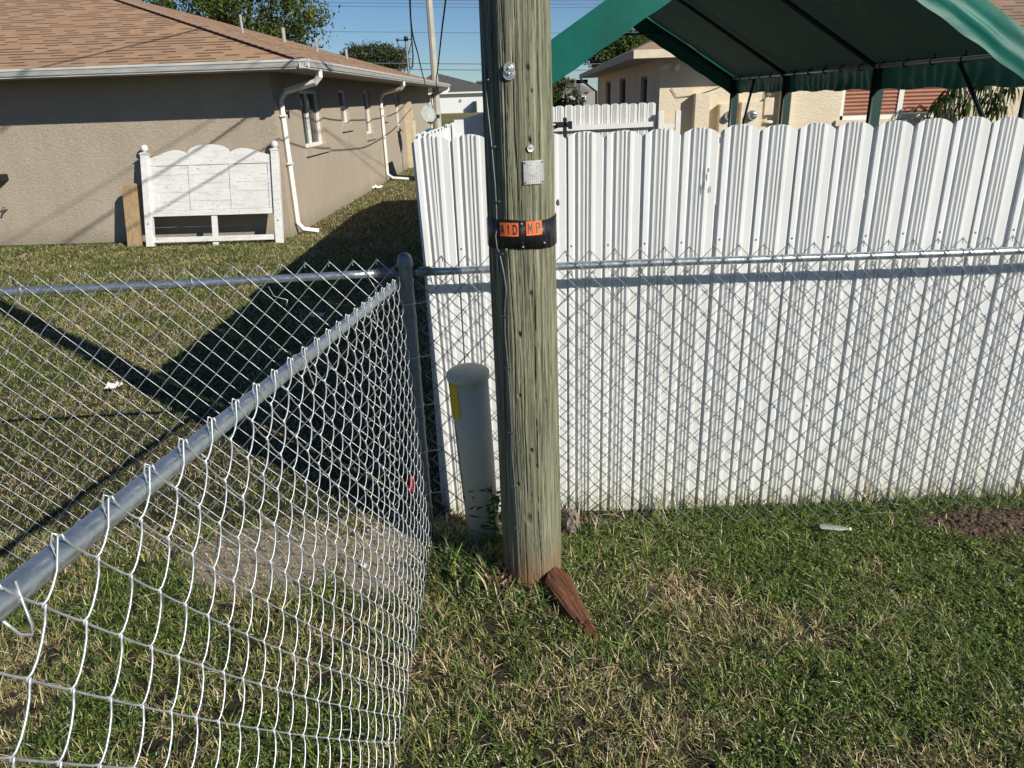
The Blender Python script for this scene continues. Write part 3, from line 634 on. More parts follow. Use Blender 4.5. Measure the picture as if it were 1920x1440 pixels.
# metal discs and plate
def disc(x, z, r, out=.004, name='tag_disc'):
    p = on_pole(x, z, out - .004); nrm = Vector((p.x - pcx(z), p.y - PY, 0)).normalized()
    m = MB(); m.lathe(p, [(r, 0), (r, .0035), (r * .94, .005), (r * .72, .0045), (r * .625, .006), (r * .5, .005), (r * .45, .0065), (r * .3, .006), (r * .26, .009), (r * .1, .011)], 28, axis=nrm)
    return m.build(name, 'alu', pole, smooth=False)
disc(.0265, 2.049, .0205, .006); disc(.0285, 2.066, .0185, .011); disc(.0915, 1.806, .0125, .006)
a0, a1 = ang(.066, 1.72), ang(.135, 1.72)
tg = curved_patch('tag_plate', 'alu', a0, a1, 1.683, 1.764, .004, pole, .0015)
m = MB()
for i in range(1, 12):
    z = 1.683 + .081 * i / 12; m.tube([pol(a0 + (a1 - a0) * t_, z, .0057) for t_ in (.04, .3, .6, .96)], .0006, 4)
for i in range(1, 10):
    a = a0 + (a1 - a0) * i / 10; m.tube([pol(a, 1.686, .0057), pol(a, 1.761, .0057)], .0006, 4)
m.build('embossed_grid', 'alu', tg)
m = MB()
for t_, z in ((.07, 1.689), (.93, 1.689), (.07, 1.757), (.93, 1.757)):
    p = pol(a0 + (a1 - a0) * t_, z, .005); m.lathe(p, [(.0035, 0), (.0025, .003)], 8, axis=(p.x - PX, p.y - PY, 0))
m.each('nail', 'rust', tg)
# ground wire stapled down the shaded side (x on the pole, height)
wp = [(-.052, 2.9), (-.050, 2.28), (-.044, 2.08), (-.038, 1.95), (-.028, 1.80), (-.022, 1.68), (-.021, 1.60), (-.021, 1.50), (-.017, 1.44), (-.004, 1.37), (.004, 1.30), (-.004, 1.22), (-.006, 1.12), (.000, 1.0), (.004, .85), (.006, .72), (.004, .62), (.010, .48), (.014, .33), (.016, .15), (.016, .0)]
wpts = []
for (x0, z0), (x1, z1) in zip(wp[:-1], wp[1:]):
    for t_ in np.linspace(0, 1, 5)[:-1]: wpts.append(on_pole(x0 + (x1 - x0) * t_ - .012, z0 + (z1 - z0) * t_, .012 if 1.44 < z0 < 1.58 else .0035))
MB().tube(wpts, .0028, 6).build('ground_wire', 'galvdark', pole, smooth=True)
m = MB()
for z in (2.03, 1.81, 1.62, 1.43, 1.19, .98, .7, .45, .25):
    x = np.interp(-z, [-q[1] for q in wp], [q[0] for q in wp]) - .012
    m.tube([on_pole(x - .012, z, -.004), on_pole(x - .012, z, .006), on_pole(x + .012, z + .003, .006), on_pole(x + .012, z + .003, -.004)], .002, 5)
m.each('staple', 'galvdark', pole)
# wood splinter at the foot
def rough_box(name, P, Q, w0, w1, t0, t1, mat, up, seed, label, cat, nseg=60, nr=44, amp=.012):
    """tapering splintered piece, grain along its own z axis"""
    P = Vector(P); Q = Vector(Q); d = (Q - P).normalized(); r = d.cross(Vector(up)).normalized(); u = r.cross(d); Ln = (Q - P).length
    g = np.random.default_rng(seed); prof = np.cumsum(g.normal(0, 1, nr)); prof -= np.linspace(0, prof[-1], nr); prof /= np.abs(prof).max(); ends = g.normal(0, .03, nr); vs = []
    for i in range(nseg + 1):
        t_ = i / nseg; ww = w0 + (w1 - w0) * t_ ** .8; tt = (t0 + (t1 - t0) * t_) * (1 + .15 * math.sin(t_ * 5))
        for k in range(nr):
            a = 2 * math.pi * k / nr; ca, sa = math.cos(a), math.sin(a)
            sx = abs(ca) ** .7 * (1 if ca > 0 else -1); sy = abs(sa) ** .8 * (1 if sa > 0 else -1)
            j = amp * prof[k] * (1 - .6 * t_) + g.normal() * .0007 + .0012 * math.sin(k * 2.3 + t_ * 3)
            e = ends[k] * (1 - t_) ** 3
            vs.append((sx * ww / 2 + j * ca + .02 * math.sin(t_ * 2.6) + (.03 * max(0, t_ - .6) * (1 - sx)), sy * tt / 2 + j * sa, Ln * t_ + e))
    fs = [(i * nr + k, i * nr + (k + 1) % nr, (i + 1) * nr + (k + 1) % nr, (i + 1) * nr + k) for i in range(nseg) for k in range(nr)]
    fs += [tuple(range(nr - 1, -1, -1)), tuple(nseg * nr + k for k in range(nr))]
    m = MB(); m.add(vs, fs)
    for _ in range(34):      # torn fibres at both ends and along the flanks
        head = g.random() < .55; z0 = Ln * (g.uniform(.0, .12) if head else g.uniform(.6, .97)); sgn = -1 if head else 1
        ww = w0 + (w1 - w0) * (z0 / Ln) ** .8; x = g.uniform(-.5, .5) * ww + .02 * math.sin(z0 / Ln * 2.6); y = g.uniform(-.3, .5) * t0 * (1 - .7 * z0 / Ln); L_ = g.uniform(.015, .06)
        m.tube([(x, y, z0), (x + g.normal() * .004, y + g.normal() * .003, z0 + sgn * L_ * .5), (x + g.normal() * .008, y + g.normal() * .006, z0 + sgn * L_)], [.005, .003, .0006], 5)
    o = m.build(name, mat); Mx = Matrix((r, u, -d)).transposed().to_4x4(); Mx = Matrix(((r.x, u.x, d.x), (r.y, u.y, d.y), (r.z, u.z, d.z))).to_4x4(); Mx.translation = P; o.matrix_world = Mx
    return tag(o, label, cat)
rough_box('wood_chunk', (.158, 2.515, .095), (.322, 2.25, .008), .115, .045, .075, .016, 'chunk', (0, 0, 1), 4, 'split reddish brown piece of rotten wood lying at the pole foot', 'wood', amp=.006)
# utility pedestal
ped = root('utility_pedestal', (-.16, 2.955, 0), 'grey-green plastic cable pedestal leaning left beside the pole', 'pedestal')
pb = Vector((-.155, 2.955, -.03)); ptp = Vector((-.185, 2.885, .885)); pax = (ptp - pb).normalized(); PL = (ptp - pb).length
m = MB(); m.lathe(pb, [(.073, 0), (.080, PL * .5), (.084, PL), (.02, PL)], 48, axis=pax); body = m.build('body', 'pedestal', ped, smooth=False)
for p_ in body.data.polygons: p_.use_smooth = len(p_.vertices) == 4 and abs(p_.normal.dot(pax)) < .5
m = MB(); m.lathe(pb, [(.0855, PL - .012), (.091, PL - .01), (.092, PL + .012), (.090, PL + .014), (.078, PL + .022), (.05, PL + .029), (.02, PL + .032), (.002, PL + .0325)], 48, axis=pax); m.build('cap', 'pedestal', ped, smooth=True)
pX = pax.orthogonal().normalized(); pY = pax.cross(pX)
def pedp(a, h, out): 
    r = .0745 + .011 * h / PL + out; return pb + pax * h + Vector((math.cos(a), math.sin(a), 0)) * r
def pedpatch(name, mat, a0, a1, h0, h1, out=.001, parent=None):
    n = 8; m = MB(); vs = [pedp(a0 + (a1 - a0) * k / n, h, o) for o in (out, out + .001) for k in range(n + 1) for h in (h0, h1)]; b = 2 * n + 2
    fs = [f for k in range(n) for f in ((2 * k, 2 * k + 1, 2 * k + 3, 2 * k + 2), (b + 2 * k, b + 2 * k + 2, b + 2 * k + 3, b + 2 * k + 1))]
    fs += [(0, 2 * n, b + 2 * n, b), (1, b + 1, b + 2 * n + 1, 2 * n + 1), (0, b, b + 1, 1), (2 * n, 2 * n + 1, b + 2 * n + 1, b + 2 * n)]
    m.add(vs, fs); return m.build(name, mat, parent or ped)
pedpatch('yellow_label', 'yellow', R(186), R(238), .735, .895)
for k in range(13): pedpatch('printed_mark', 'ink', R(196 + (k % 3)), R(208 + (k * 5) % 4), .30 + k * .03, .32 + k * .03) if k == 0 else None
m = MB()
for k in range(26):
    h = .30 + k * .015; a_0 = R(200 + (k * 7 % 5) * .6); a_1 = a_0 + R(5 + (k * 13 % 7))
    m.add([pedp(a_0, h, .0015), pedp(a_1, h, .0015), pedp(a_1, h + .009, .0015), pedp(a_0, h + .009, .0015)], [(0, 1, 2, 3)])
m.build('printed_strip', 'ink', ped)

# ---------------------------------------------------------------- white metal panel fences
PW = .1623
PROF = [(0, 0), (.0105, 0), (.0115, .014), (.0300, .0135), (.0375, .009), (.0385, .000), (.0498, .000), (.0510, .0135), (.0560, .0130), (.0585, .0030), (.0695, .0125), (.0725, .0135), (.0785, .0128), (.0798, .0020), (.0855, .0018), (.0866, .0132), (.0932, .0125), (.0945, .0008), (.1036, .0010), (.1048, .0132), (.1170, .0120), (.1195, .0080), (.1490, .0095), (.1535, .0050), (.1545, 0)]
PROF = [(a * PW / .154, b) for a, b in PROF]
PROF = sorted(set(PROF)) 
def arc(x, w=PW, h=.03): t_ = 2 * x / w - 1; return -h * (1 - math.sqrt(max(0, 1 - t_ * t_ * .86))) / (1 - math.sqrt(.14))
def picket_mesh(name, mat, O, A, N, H, seedv=0, lo=0.0):
    """panel with its left end at O, running along A, face towards N"""
    g = random.Random(seedv); xs_ = []
    for (x0, d0), (x1, d1) in zip(PROF[:-1], PROF[1:]):
        k = max(1, int((x1 - x0) / .008)); xs_ += [(x0 + (x1 - x0) * i / k, d0 + (d1 - d0) * i / k) for i in range(k)]
    xs_.append(PROF[-1]); O = Vector(O); A = Vector(A); N = Vector(N); n = len(xs_); vs = []
    for back in (0, -.0012):
        for x, d in xs_:
            for z in (lo, H * .33, H * .625, H + arc(x)): vs.append(O + A * x + N * (d + back) + Z * z)
    fs = []; b = n * 4
    for i in range(n - 1):
        for j in range(3): fs += [(4 * i + j, 4 * i + 4 + j, 4 * i + 5 + j, 4 * i + 1 + j), (b + 4 * i + j, b + 4 * i + 1 + j, b + 4 * i + 5 + j, b + 4 * i + 4 + j)]
        fs += [(4 * i + 3, 4 * i + 7, b + 4 * i + 7, b + 4 * i + 3), (4 * i, b + 4 * i, b + 4 * i + 4, 4 * i + 4)]
    for i in (0, n - 1): fs += [(4 * i + j, 4 * i + j + 1, b + 4 * i + j + 1, b + 4 * i + j) for j in range(3)]
    m = MB(); m.add(vs, fs); return m
def fence(label, group, O, A, N, cnt, H=1.837, name='panel_fence', jitter=.003, screws=True, r0=0.0):
    O = Vector(O); A = Vector(A).normalized(); N = Vector(N).normalized()
    rt_ = root(name, O, label, 'fence', group)
    base = picket_mesh('picket', 'panel', O, A, N, H).build('picket', 'panel', rt_)
    sm = MB()
    for z in (1.36, .55): sm.lathe(O + A * .024 + N * .0135 + Z * z, [(.0045, 0), (.0045, .0015), (.0025, .0032)], 10, axis=N)
    s0 = sm.each('screw', 'galvdark', base) if screws else []
    g = random.Random(5)
    for k in range(1, cnt):
        c = base.copy(); col.objects.link(c); c.parent = rt_; c.location = A * (PW * k) + N * g.uniform(-.003, .003) + Z * g.uniform(-jitter, jitter) * 1.6; c.rotation_euler = (g.uniform(-.0015, .0015), g.uniform(-.0022, .0022), g.uniform(-.012, .012))
        for q in s0: s = q.copy(); col.objects.link(s); s.parent = c
    for z in (.52, 1.34):
        m = MB(); m.bar(O + A * r0 - N * .021 + Z * z, O + A * (PW * cnt) - N * .021 + Z * z, .035, .06); m.build('rail', 'panel', rt_)
    return rt_, base
WY = 3.216
fr_, pk = fence('tall white ribbed metal fence with scalloped top behind chain link', None, (-.227, WY, 0), (1, 0, 0), (0, -1, 0), 24)
# corner picket, slightly splayed
p1 = picket_mesh('picket', 'panel', (-.227 - PW, WY, 0), (1, 0, 0), (0, -1, 0), 1.837)
p1.v = [(x + (.0 if x > -.24 else 0) + (1 - z / 1.84) * .045 * (1 if x < -.3 else .3), y, z) for x, y, z in p1.v]
p1.build('picket', 'panel', fr_)
m = MB()
for x in (-.36, 1.4, 3.2): m.box((x, WY + .045, 0), (x + .05, WY + .095, 1.78))
m.each('post', 'panel', fr_)
# rusty knock-out next to the pole and scuffs
m = MB(); vs = []; g = random.Random(3); nn = 14
cx, cz = .221, 1.545
for k in range(nn): a = 2 * math.pi * k / nn; vs.append((cx + .011 * math.cos(a) * g.uniform(.7, 1.2), WY - .0138, cz + .018 * math.sin(a) * g.uniform(.75, 1.15)))
m.add(vs + [(cx, WY - .0155, cz)], [(k, (k + 1) % nn, nn) for k in range(nn)]); m.build('rust_hole', 'rust', fr_)
m = MB(); g = random.Random(9)
for (x, z) in ((.832, 1.66), (.846, 1.64), (.861, 1.63), (.853, 1.60), (.867, 1.66), (.88, 1.58), (.84, 1.58)):
    L = g.uniform(.02, .06); pts = []
    for k in range(9): a = 2 * math.pi * k / 9; pts.append((x + .003 * math.cos(a) * g.uniform(.5, 1.3), WY - .0142, z + L / 2 * math.sin(a) * g.uniform(.6, 1.2)))
    m.add(pts, [tuple(range(9))])
m.each('scuff', 'galvdark', fr_)
# side return, its inner face is seen over the front
sf, _ = fence('white scalloped metal fence running away from the corner, mostly in shade', None, (-.385, 3.30, 0), (.035, 1, 0), (1, -.035, 0), 64, 1.84, screws=False, r0=.8)
m = MB()
for y in (4.68, 7.9, 11.0): m.box((-.345 + (y - 3.3) * .035, y, 0), (-.29 + (y - 3.3) * .035, y + .05, 1.86))
m.each('post', 'panel', sf)
bf, _ = fence('sunlit white scalloped metal fence with a rail, beside the cream house', None, (-.05, 13.72, 0), (1, 0, 0), (0, -1, 0), 17, 1.83, screws=False)
m = MB(); m.bar((-.05, 13.66, 1.43), (2.66, 13.66, 1.47), .05, .085); m.build('rail', 'panel', bf)
wg = root('white_gate', (2.9, 13.6, 0), 'low white gate frame between back fence and cream house wall', 'gate')
for x in (2.78, 3.08): MB().box((x - .045, 13.56, 0), (x + .045, 13.64, 1.68)).build('post', 'white', wg, bevel=.006)
MB().box((2.83, 13.57, 1.40), (3.03, 13.63, 1.47)).build('top_rail', 'white', wg); MB().box((2.83, 13.58, .3), (3.03, 13.62, 1.32)).build('infill', 'white', wg)
# black latch on top of the fence
lt = MB(); lt.box((.12, 3.36, 1.845), (.30, 3.38, 1.855)); lt.box((.12, 3.36, 1.862), (.27, 3.38, 1.868)); lt.box((.262, 3.35, 1.80), (.276, 3.39, 1.885)); lt.box((.285, 3.35, 1.838), (.300, 3.39, 1.870)); lt.box((.23, 3.35, 1.848), (.29, 3.39, 1.866)); lt.tube([(.12, 3.37, 1.84), (.2, 3.37, 1.833), (.25, 3.37, 1.85)], .003, 5)
lt.box((.262, 3.26, 1.72), (.276, 3.35, 1.80))
tag(lt.build('gate_latch', 'black', None, origin=(.27, 3.37, 1.8), bevel=.002), 'black metal gate latch poking above the white fence right of the pole', 'latch')

# ---------------------------------------------------------------- chain link fences
def fabric(mb, top, bot, s0, s1, half, rows, r, nrm, sides=6, belly=0.0, bow=0.0015, curl=None):
    """woven wires: top(s), bot(s) give Vector positions; wires zigzag between neighbouring columns"""
    ncol = int((s1 - s0) / half)
    for k in range(ncol):
        pts = []
        def P(cf, jf, off):
            s = s0 + cf * half; t_ = jf / rows; T_ = top(s); B_ = bot(s); p = T_.lerp(B_, t_)
            if curl: p.x = T_.x + (B_.x - T_.x) * max(0, t_) ** curl(s)
            return p + nrm * (off + belly * math.sin(math.pi * min(1, max(0, t_))))
        off = r * 1.05
        j0 = 0 if True else 0
        c_top = k + ((0 + k) % 2)
        for j in range(rows + 1):
            c = k + ((j + k) % 2); right = c == k + 1; sg = 1 if right else -1
            over = .05
            if j == 0:
                if right or not right:
                    if right: # peak knuckle: hooked over
                        pts += [P(c + .10, .40, -off * 3), P(c + .12, .10, -off * 4.0), P(c + .05, -.10, -off * 2.5), P(c - .03, -.02, 0)]
                    else: pts += [P(c - .05, .10, off * 2.5), P(c - .02, -.05, off * 2), P(c + .03, 0, 0)]
                continue
            if j == rows:
                pts += [P(c, j, 0), P(c + sg * .12, j + .02, off)]; continue
            # come in, wrap round, go out
            bi = bow if right else -.6 * bow; bo = -.6 * bow if right else bow; o = sg * off
            pts += [P(c - sg * .5, j - .5, bi + o * .5), P(c - sg * .25, j - .25, bi * .75 + o * .8), P(c - sg * .09, j - .09, bi * .25 + o), P(c + sg * over * .8, j - .02, o * .3), P(c + sg * over, j + .02, -o * .3), P(c - sg * .09, j + .09, bo * .25 - o), P(c - sg * .25, j + .25, bo * .75 - o * .8)]
        mb.tube(pts, r, sides, cap=False)
galvr = .0168
def ring(mb, c, axis, rad, wr=.0016, n=14, tail=None, arc_=1.0):
    A = Vector(axis).normalized(); X = A.orthogonal().normalized(); Y = A.cross(X); pts = [Vector(c) + (X * math.cos(2 * math.pi * k / n * arc_) + Y * math.sin(2 * math.pi * k / n * arc_)) * rad + A * (k / n * .004) for k in range(n + 1)]
    if tail: pts.append(Vector(tail))
    mb.tube(pts, wr, 6)
# corner post
CP = Vector((-.430, 3.015, 0))
cpo = root('fence_post', CP, 'grey galvanised corner post with domed cap where three chain link runs meet', 'fence post')
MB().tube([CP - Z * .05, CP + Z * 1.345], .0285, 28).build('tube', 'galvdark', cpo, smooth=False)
m = MB(); m.lathe(CP + Z * 1.325, [(.0315, 0), (.033, .004), (.033, .026), (.031, .03), (.0295, .042), (.024, .054), (.014, .062), (.003, .065)], 28); m.build('cap', 'galvdark', cpo, smooth=True)
m = MB()
for z in (1.262, 1.10, .86, .62, .38, .16): m.lathe(CP + Z * z, [(.0285, 0), (.0312, .001), (.0312, .021), (.0285, .022)], 24)
m.each('brace_band', 'galvdark', cpo)
m = MB()
for z in (1.17, .93, .70, .47, .25): m.tube([CP + Vector((.03, -.005, z)), CP + Vector((.05, -.012, z + .004)), CP + Vector((.085, -.02, z + .014))], .0025, 6); ring(m, CP + Z * z, (0, 0, 1), .031, .002)
m.each('tie_wire', 'wire', cpo)
# right run, along the white fence
def rz(x): return 1.297 + .004 * math.sin(x * 2.3) + (.006 * max(0, x - 1))
rr_ = root('chain_link_fence', (1.5, 3.06, 0), 'galvanised chain link run with top rail along the tall white fence', 'chain link fence', 'chain link fence runs')
MB().tube([(x, 3.06, rz(x)) for x in np.arange(-.36, 4.2, .15)], .0172, 20).build('top_rail', 'galv', rr_, smooth=True)
m = MB(); m.tube([(-.395, 3.03, 1.297), (-.375, 3.045, 1.297)], .012, 10); m.tube([(-.378, 3.055, 1.297), (-.33, 3.06, 1.297)], .0215, 16); m.build('rail_cup', 'galvdark', rr_)
m = MB(); nrm = Vector((0, -1, 0))
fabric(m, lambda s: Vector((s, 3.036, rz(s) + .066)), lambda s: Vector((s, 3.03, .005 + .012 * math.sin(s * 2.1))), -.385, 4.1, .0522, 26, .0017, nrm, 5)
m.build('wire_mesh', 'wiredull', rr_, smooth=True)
m = MB()
for x in (-.24, .66, 1.165, 1.93, 2.7): ring(m, (x, 3.06, rz(x)), (1, 0, 0), .0195, .0018, tail=(x + .01, 3.03, rz(x) - .07))
m.each('tie_wire', 'wire', rr_, smooth=True)
# left run
LA = Vector((-.49, 3.055, 1.297)); LB = Vector((-4.6, 2.80, 1.300)); ld = (LB - LA).normalized()
lr = root('chain_link_fence', (-2, 3.0, 0), 'galvanised chain link run crossing the left lawn in front of the tan house', 'chain link fence', 'chain link fence runs')
MB().tube([LA + ld * s + Z * (-.006 * math.sin(s * 1.5)) for s in np.arange(.04, 4.1, .15)], .0172, 20).build('top_rail', 'galv', lr, smooth=True)
m = MB(); m.tube([LA + ld * -.002, LA + ld * .075], .0205, 16); m.tube([CP + Vector((-.025, 0, 1.285)), LA], .01, 8); m.build('rail_cup', 'galvdark', lr)
ln = Vector((ld.y, -ld.x, 0)); ln = ln if ln.y < 0 else -ln
m = MB(); fabric(m, lambda s: LA + ld * s + ln * .022 + Z * .062, lambda s: Vector((*(LA + ld * s + ln * .03).xy, .01)), -.04, 4.0, .0495, 26, .00165, ln, 5)
m.build('wire_mesh', 'wire', lr, smooth=True)
m = MB()
for s in (.10, .83, 1.52, 2.4, 3.2):
    c = LA + ld * s; ring(m, c, ld, .0195, .0018, tail=c + Vector((-.03 if s > .5 else .03, -.02, -.07)))
m.tube([LA + ld * .52 + Vector((0, -.02, -.03)), LA + ld * .5 + Vector((.0, -.03, -.07)), LA + ld * .44 + Vector((0, -.05, -.085)), LA + ld * .45 + Vector((0, -.05, -.11))], .002, 6)
m.each('tie_wire', 'wire', lr, smooth=True)
# near run, passing the camera on its left
NA = Vector((-.472, 2.985, 1.262)); ndir = Vector((.040, .995, -.092)).normalized()
def nrail(s): return NA - ndir * s
nr_ = root('chain_link_fence', (-.5, 1.8, 0), 'bright near chain link run sloping down to the corner post from lower left', 'chain link fence', 'chain link fence runs')
MB().tube([nrail(s) for s in np.arange(.0, 3.7, .12)], .0172, 28).build('top_rail', 'galv', nr_, smooth=True)
nn_ = Vector((1, -.04, 0)).normalized()
def ntop(s): return nrail(s) + nn_ * (.021) + Z * .036
def nbot(s):
    y = nrail(s).y; t_ = s / 2.4
    k_ = min(1, max(0, (s - 1.15) / 1.0)); k_ = k_ * k_ * (3 - 2 * k_)
    return Vector((-.405 - .012 * t_, y + .0, .015))
m = MB(); fabric(m, ntop, nbot, .03, 3.3, .053, 24, .00165, nn_, 8, belly=.0, bow=.006, curl=lambda s: 1 + 1.3 * min(1, max(0, (s - 1) / 1.2)))
m.build('wire_mesh', 'wire', nr_, smooth=True)
m = MB()
for s in (.55, 1.3):
    c = nrail(s); ring(m, c, ndir, .0195, .002, tail=c + Vector((.03, .0, -.06)))
p = ntop(2.34).lerp(nbot(2.34), .045); m.tube([p + Vector((-.012, .012, .05)), p + Vector((-.008, .008, .02)), p + Vector((0, .0, 0)), p + Vector((.006, -.012, -.004)), p + Vector((.0, -.02, .004)), p + Vector((-.004, -.03, .03))], .0018, 6)
m.each('tie_wire', 'wire', nr_, smooth=True)

# ---------------------------------------------------------------- green canopy
CX0, CX1, CM = .15, 3.47, 1.81; CY0, CY1 = 5.14, 11.8; EVZ = 2.16; RZ = 3.21
can = root('carport_canopy', (CM, (CY0 + CY1) / 2, 0), 'green tarpaulin carport canopy on a steel tube frame behind the white fence', 'canopy')
nu, nv = 60, 70; vs = []; rg = np.random.default_rng(21)
us = np.linspace(0, 1, nu); vv = np.linspace(CY0 - .03, CY1 + .03, nv)
def roofpt(u, y):
    x = CX0 - .05 + (CX1 - CX0 + .1) * u; dx = abs(x - CM); z = RZ - dx * .625
    return x, z
for u in us:
    for y in vv:
        x, z = roofpt(u, y); bays = (y - CY0) / 2.22; sag = -.035 * abs(math.sin(math.pi * bays)) * (1 - abs(2 * (abs(x - CM) / (CX1 - CM)) - 1) ** 2)
        wr = (vnoise(np.array([x * 3]), np.array([y * 3]), 4, 1, 3)[0] - .5) * .03 * min(1, abs(x - CM))
        vs.append((x, y, z + sag + wr + .03))
fs = [(i * nv + j, (i + 1) * nv + j, (i + 1) * nv + j + 1, i * nv + j + 1) for i in range(nu - 1) for j in range(nv - 1)]
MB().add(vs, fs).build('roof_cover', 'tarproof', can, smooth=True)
def gable_flap(y, drop, sgn, wrinkle):
    n = 260; m = MB(); vs = []; rows = 10
    for i in range(n + 1):
        x = CX0 - .05 + (CX1 - CX0 + .1) * i / n; z = RZ - abs(x - CM) * .625 + .03
        for j in range(rows + 1):
            t_ = j / rows; wn = (vnoise(np.array([x * 1.6 + t_ * 2.0]), np.array([60 + t_ * 4.5 - x * 1.2]), 9, 1, 3)[0] - .5) * wrinkle * (1.0 if x > CM else .25)
            vs.append((x, y + sgn * (wn + .02 * t_), z - drop * t_ + (.004 * math.sin(x * 23) * t_)))
    fs = [(i * (rows + 1) + j, i * (rows + 1) + j + 1, (i + 1) * (rows + 1) + j + 1, (i + 1) * (rows + 1) + j) for i in range(n) for j in range(rows)]
    m.add(vs, fs); return m.build('gable_flap', 'greentarp', can, smooth=True)
gable_flap(CY0 - .04, .27, -1, .045); gable_flap(CY1 + .04, .27, 1, .02)
def valance(x, sgn):
    n = 260; rows = 7; vs = []
    for i in range(n + 1):
        y = CY0 - .04 + (CY1 - CY0 + .08) * i / n
        for j in range(rows + 1):
            t_ = j / rows; ruf = (.012 * math.sin(y * 38 + math.sin(y * 5) * 2) * t_ + (vnoise(np.array([y * 5.0]), np.array([t_ * 2]), 12, 1, 3)[0] - .5) * .07 * t_)
            vs.append((x + sgn * (ruf + .02 * t_), y, EVZ + .03 - .25 * t_ + .008 * math.sin(y * 9) * t_))
    fs = [(i * (rows + 1) + j, i * (rows + 1) + j + 1, (i + 1) * (rows + 1) + j + 1, (i + 1) * (rows + 1) + j) for i in range(n) for j in range(rows)]
    MB().add(vs, fs).build('side_valance', 'greentarp', can, smooth=True)
valance(CX1 + .06, 1); valance(CX0 - .06, -1)
bays = [CY0, 7.3, 9.62, CY1]
for x in (CX0, CX1): MB().tube([(x, CY0, EVZ - .02), (x, CY1, EVZ - .02)], .019, 12).build('eave_tube', 'framepole', can, smooth=True)
MB().tube([(CM, CY0, RZ - .03), (CM, CY1, RZ - .03)], .019, 12).build('ridge_tube', 'framepole', can, smooth=True)
for y in bays:
    MB().tube([(CX0, y, EVZ - .02), (CM, y, RZ - .02), (CX1, y, EVZ - .02)], .024, 12).build('rafter', 'darktube', can, smooth=True)
    for x in (CX0, CX1):
        lg = MB(); lg.tube([(x, y, 0), (x, y, EVZ - .03)], .022, 12); l_ = lg.build('leg', 'darktube', can, smooth=True)
        MB().box((x + .02, y - .01, 1.0), (x + .10, y + .012, EVZ - .03)).build('leg_sleeve', 'darkgreen', l_)
for y0, y1, z1 in ((10.75, 11.35, 1.3), (5.95, 5.45, 1.7)):
    MB().tube([(CX1 - .01, y0, EVZ - .05), (CX1 - .01, y1 if y0 > 8 else 5.22, z1 - .2 if y0 > 8 else 1.45)], .017, 10).build('brace', 'darktube', can, smooth=True)
MB().tube([(1.3, CY1, 2.78), (2.45, CY1, 2.80)], .014, 8).build('gable_brace', 'darktube', can)
m = MB()
for y in np.arange(5.5, 11.7, .42): ring(m, (CX1, y, EVZ - .02), (0, 1, 0), .026, .006, 8, tail=(CX1 + .02, y + .03, EVZ + .05))
m.each('bungee_tie', 'black', can)

# ---------------------------------------------------------------- cream house with meters
CH = Vector((2.80, 13.9, 0)); ch = root('cream_house', CH, 'cream stucco house with brown shingle roof beyond the back fence and canopy', 'house')
m = MB(); wall_holes(m, CH, (1, 0, 0), (0, -1, 0), 12, 2.56, [(3.28, 5.25, 1.42, 2.3)], .1)
side_h = [(1.5, 2.35, .9, 2.3), (4.9, 6.1, .9, 2.35), (8.3, 9.6, .9, 2.35)]
wall_holes(m, CH, W, -U, 12.4, 2.56, side_h, .12)
m.build('wall', 'beigestucco', ch)
ov = .58; ez = 2.66
P0 = Vector((CH.x - ov, CH.y - ov, ez)); P1 = P0 + Vector((13.6, 0, 0)); P3 = P0 + W * 13.6; P2 = P3 + Vector((13.6, 0, 0))
sl2 = .42; hh = 6.8; ap = P0 + (Vector((1, 0, 0)) + W) * hh + Z * (hh * sl2)
cs2 = 1 / math.hypot(1, sl2); Xv = Vector((1, 0, 0)); Yv = Vector((0, 1, 0))
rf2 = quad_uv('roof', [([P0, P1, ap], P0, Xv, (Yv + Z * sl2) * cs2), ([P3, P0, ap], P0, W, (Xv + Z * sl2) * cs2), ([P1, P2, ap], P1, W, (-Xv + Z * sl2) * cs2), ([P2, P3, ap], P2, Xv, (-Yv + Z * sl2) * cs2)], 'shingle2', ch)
m = MB(); m.box((0, -.02, -.13), (13.6, 0, 0), Xv, W, P0); m.build('fascia', 'creamtrim', ch)
m = MB(); m.box((-.02, 0, -.13), (0, 13.6, 0), Xv, W, P0); m.build('side_fascia', 'soffit', ch)
m = MB(); m.add([P0 - Z * .12, P1 - Z * .12, P1 - Z * .12 + Yv * ov, Vector((CH.x, CH.y, ez - .12)), CH + W * 13 + Z * (ez - .12), P3 - Z * .12], [(0, 1, 2, 3), (0, 3, 4, 5)]); m.build('soffit', 'creamtrim', ch)
for k, (a, b, c, d) in enumerate(side_h):
    f = MB(); f.box((a, -.1, c), (b, -.06, c + .05), W, -U, CH); f.box((a, -.1, d - .05), (b, -.06, d), W, -U, CH); f.box((b - .05, -.1, c), (b, -.06, d), W, -U, CH); f.box((a, -.1, c), (a + .04, -.06, d), W, -U, CH)
    w_ = f.build('window', 'curtain', ch); MB().box((a, -.115, c), (b, -.105, d), W, -U, CH).build('pane', 'glass', w_)
f = MB(); x0, x1, z0, z1 = 3.28, 5.25, 1.42, 2.3; yb = 13.9
for a, b in (((x0, z0), (x1, z0 + .07)), ((x0, z1 - .07), (x1, z1)), ((x0, z0), (x0 + .06, z1)), ((x1 - .06, z0), (x1, z1)), ((x0 + 1.03, z0), (x0 + 1.12, z1)), ((x0 + .56, z0), (x0 + .60, z1))):
    f.box((CH.x + a[0], yb + .02 + .001 * a[0], a[1]), (CH.x + b[0], yb + .06, b[1]))
wf = f.build('window', 'white', ch)
m = MB()
k = 0; z = z0 + .09
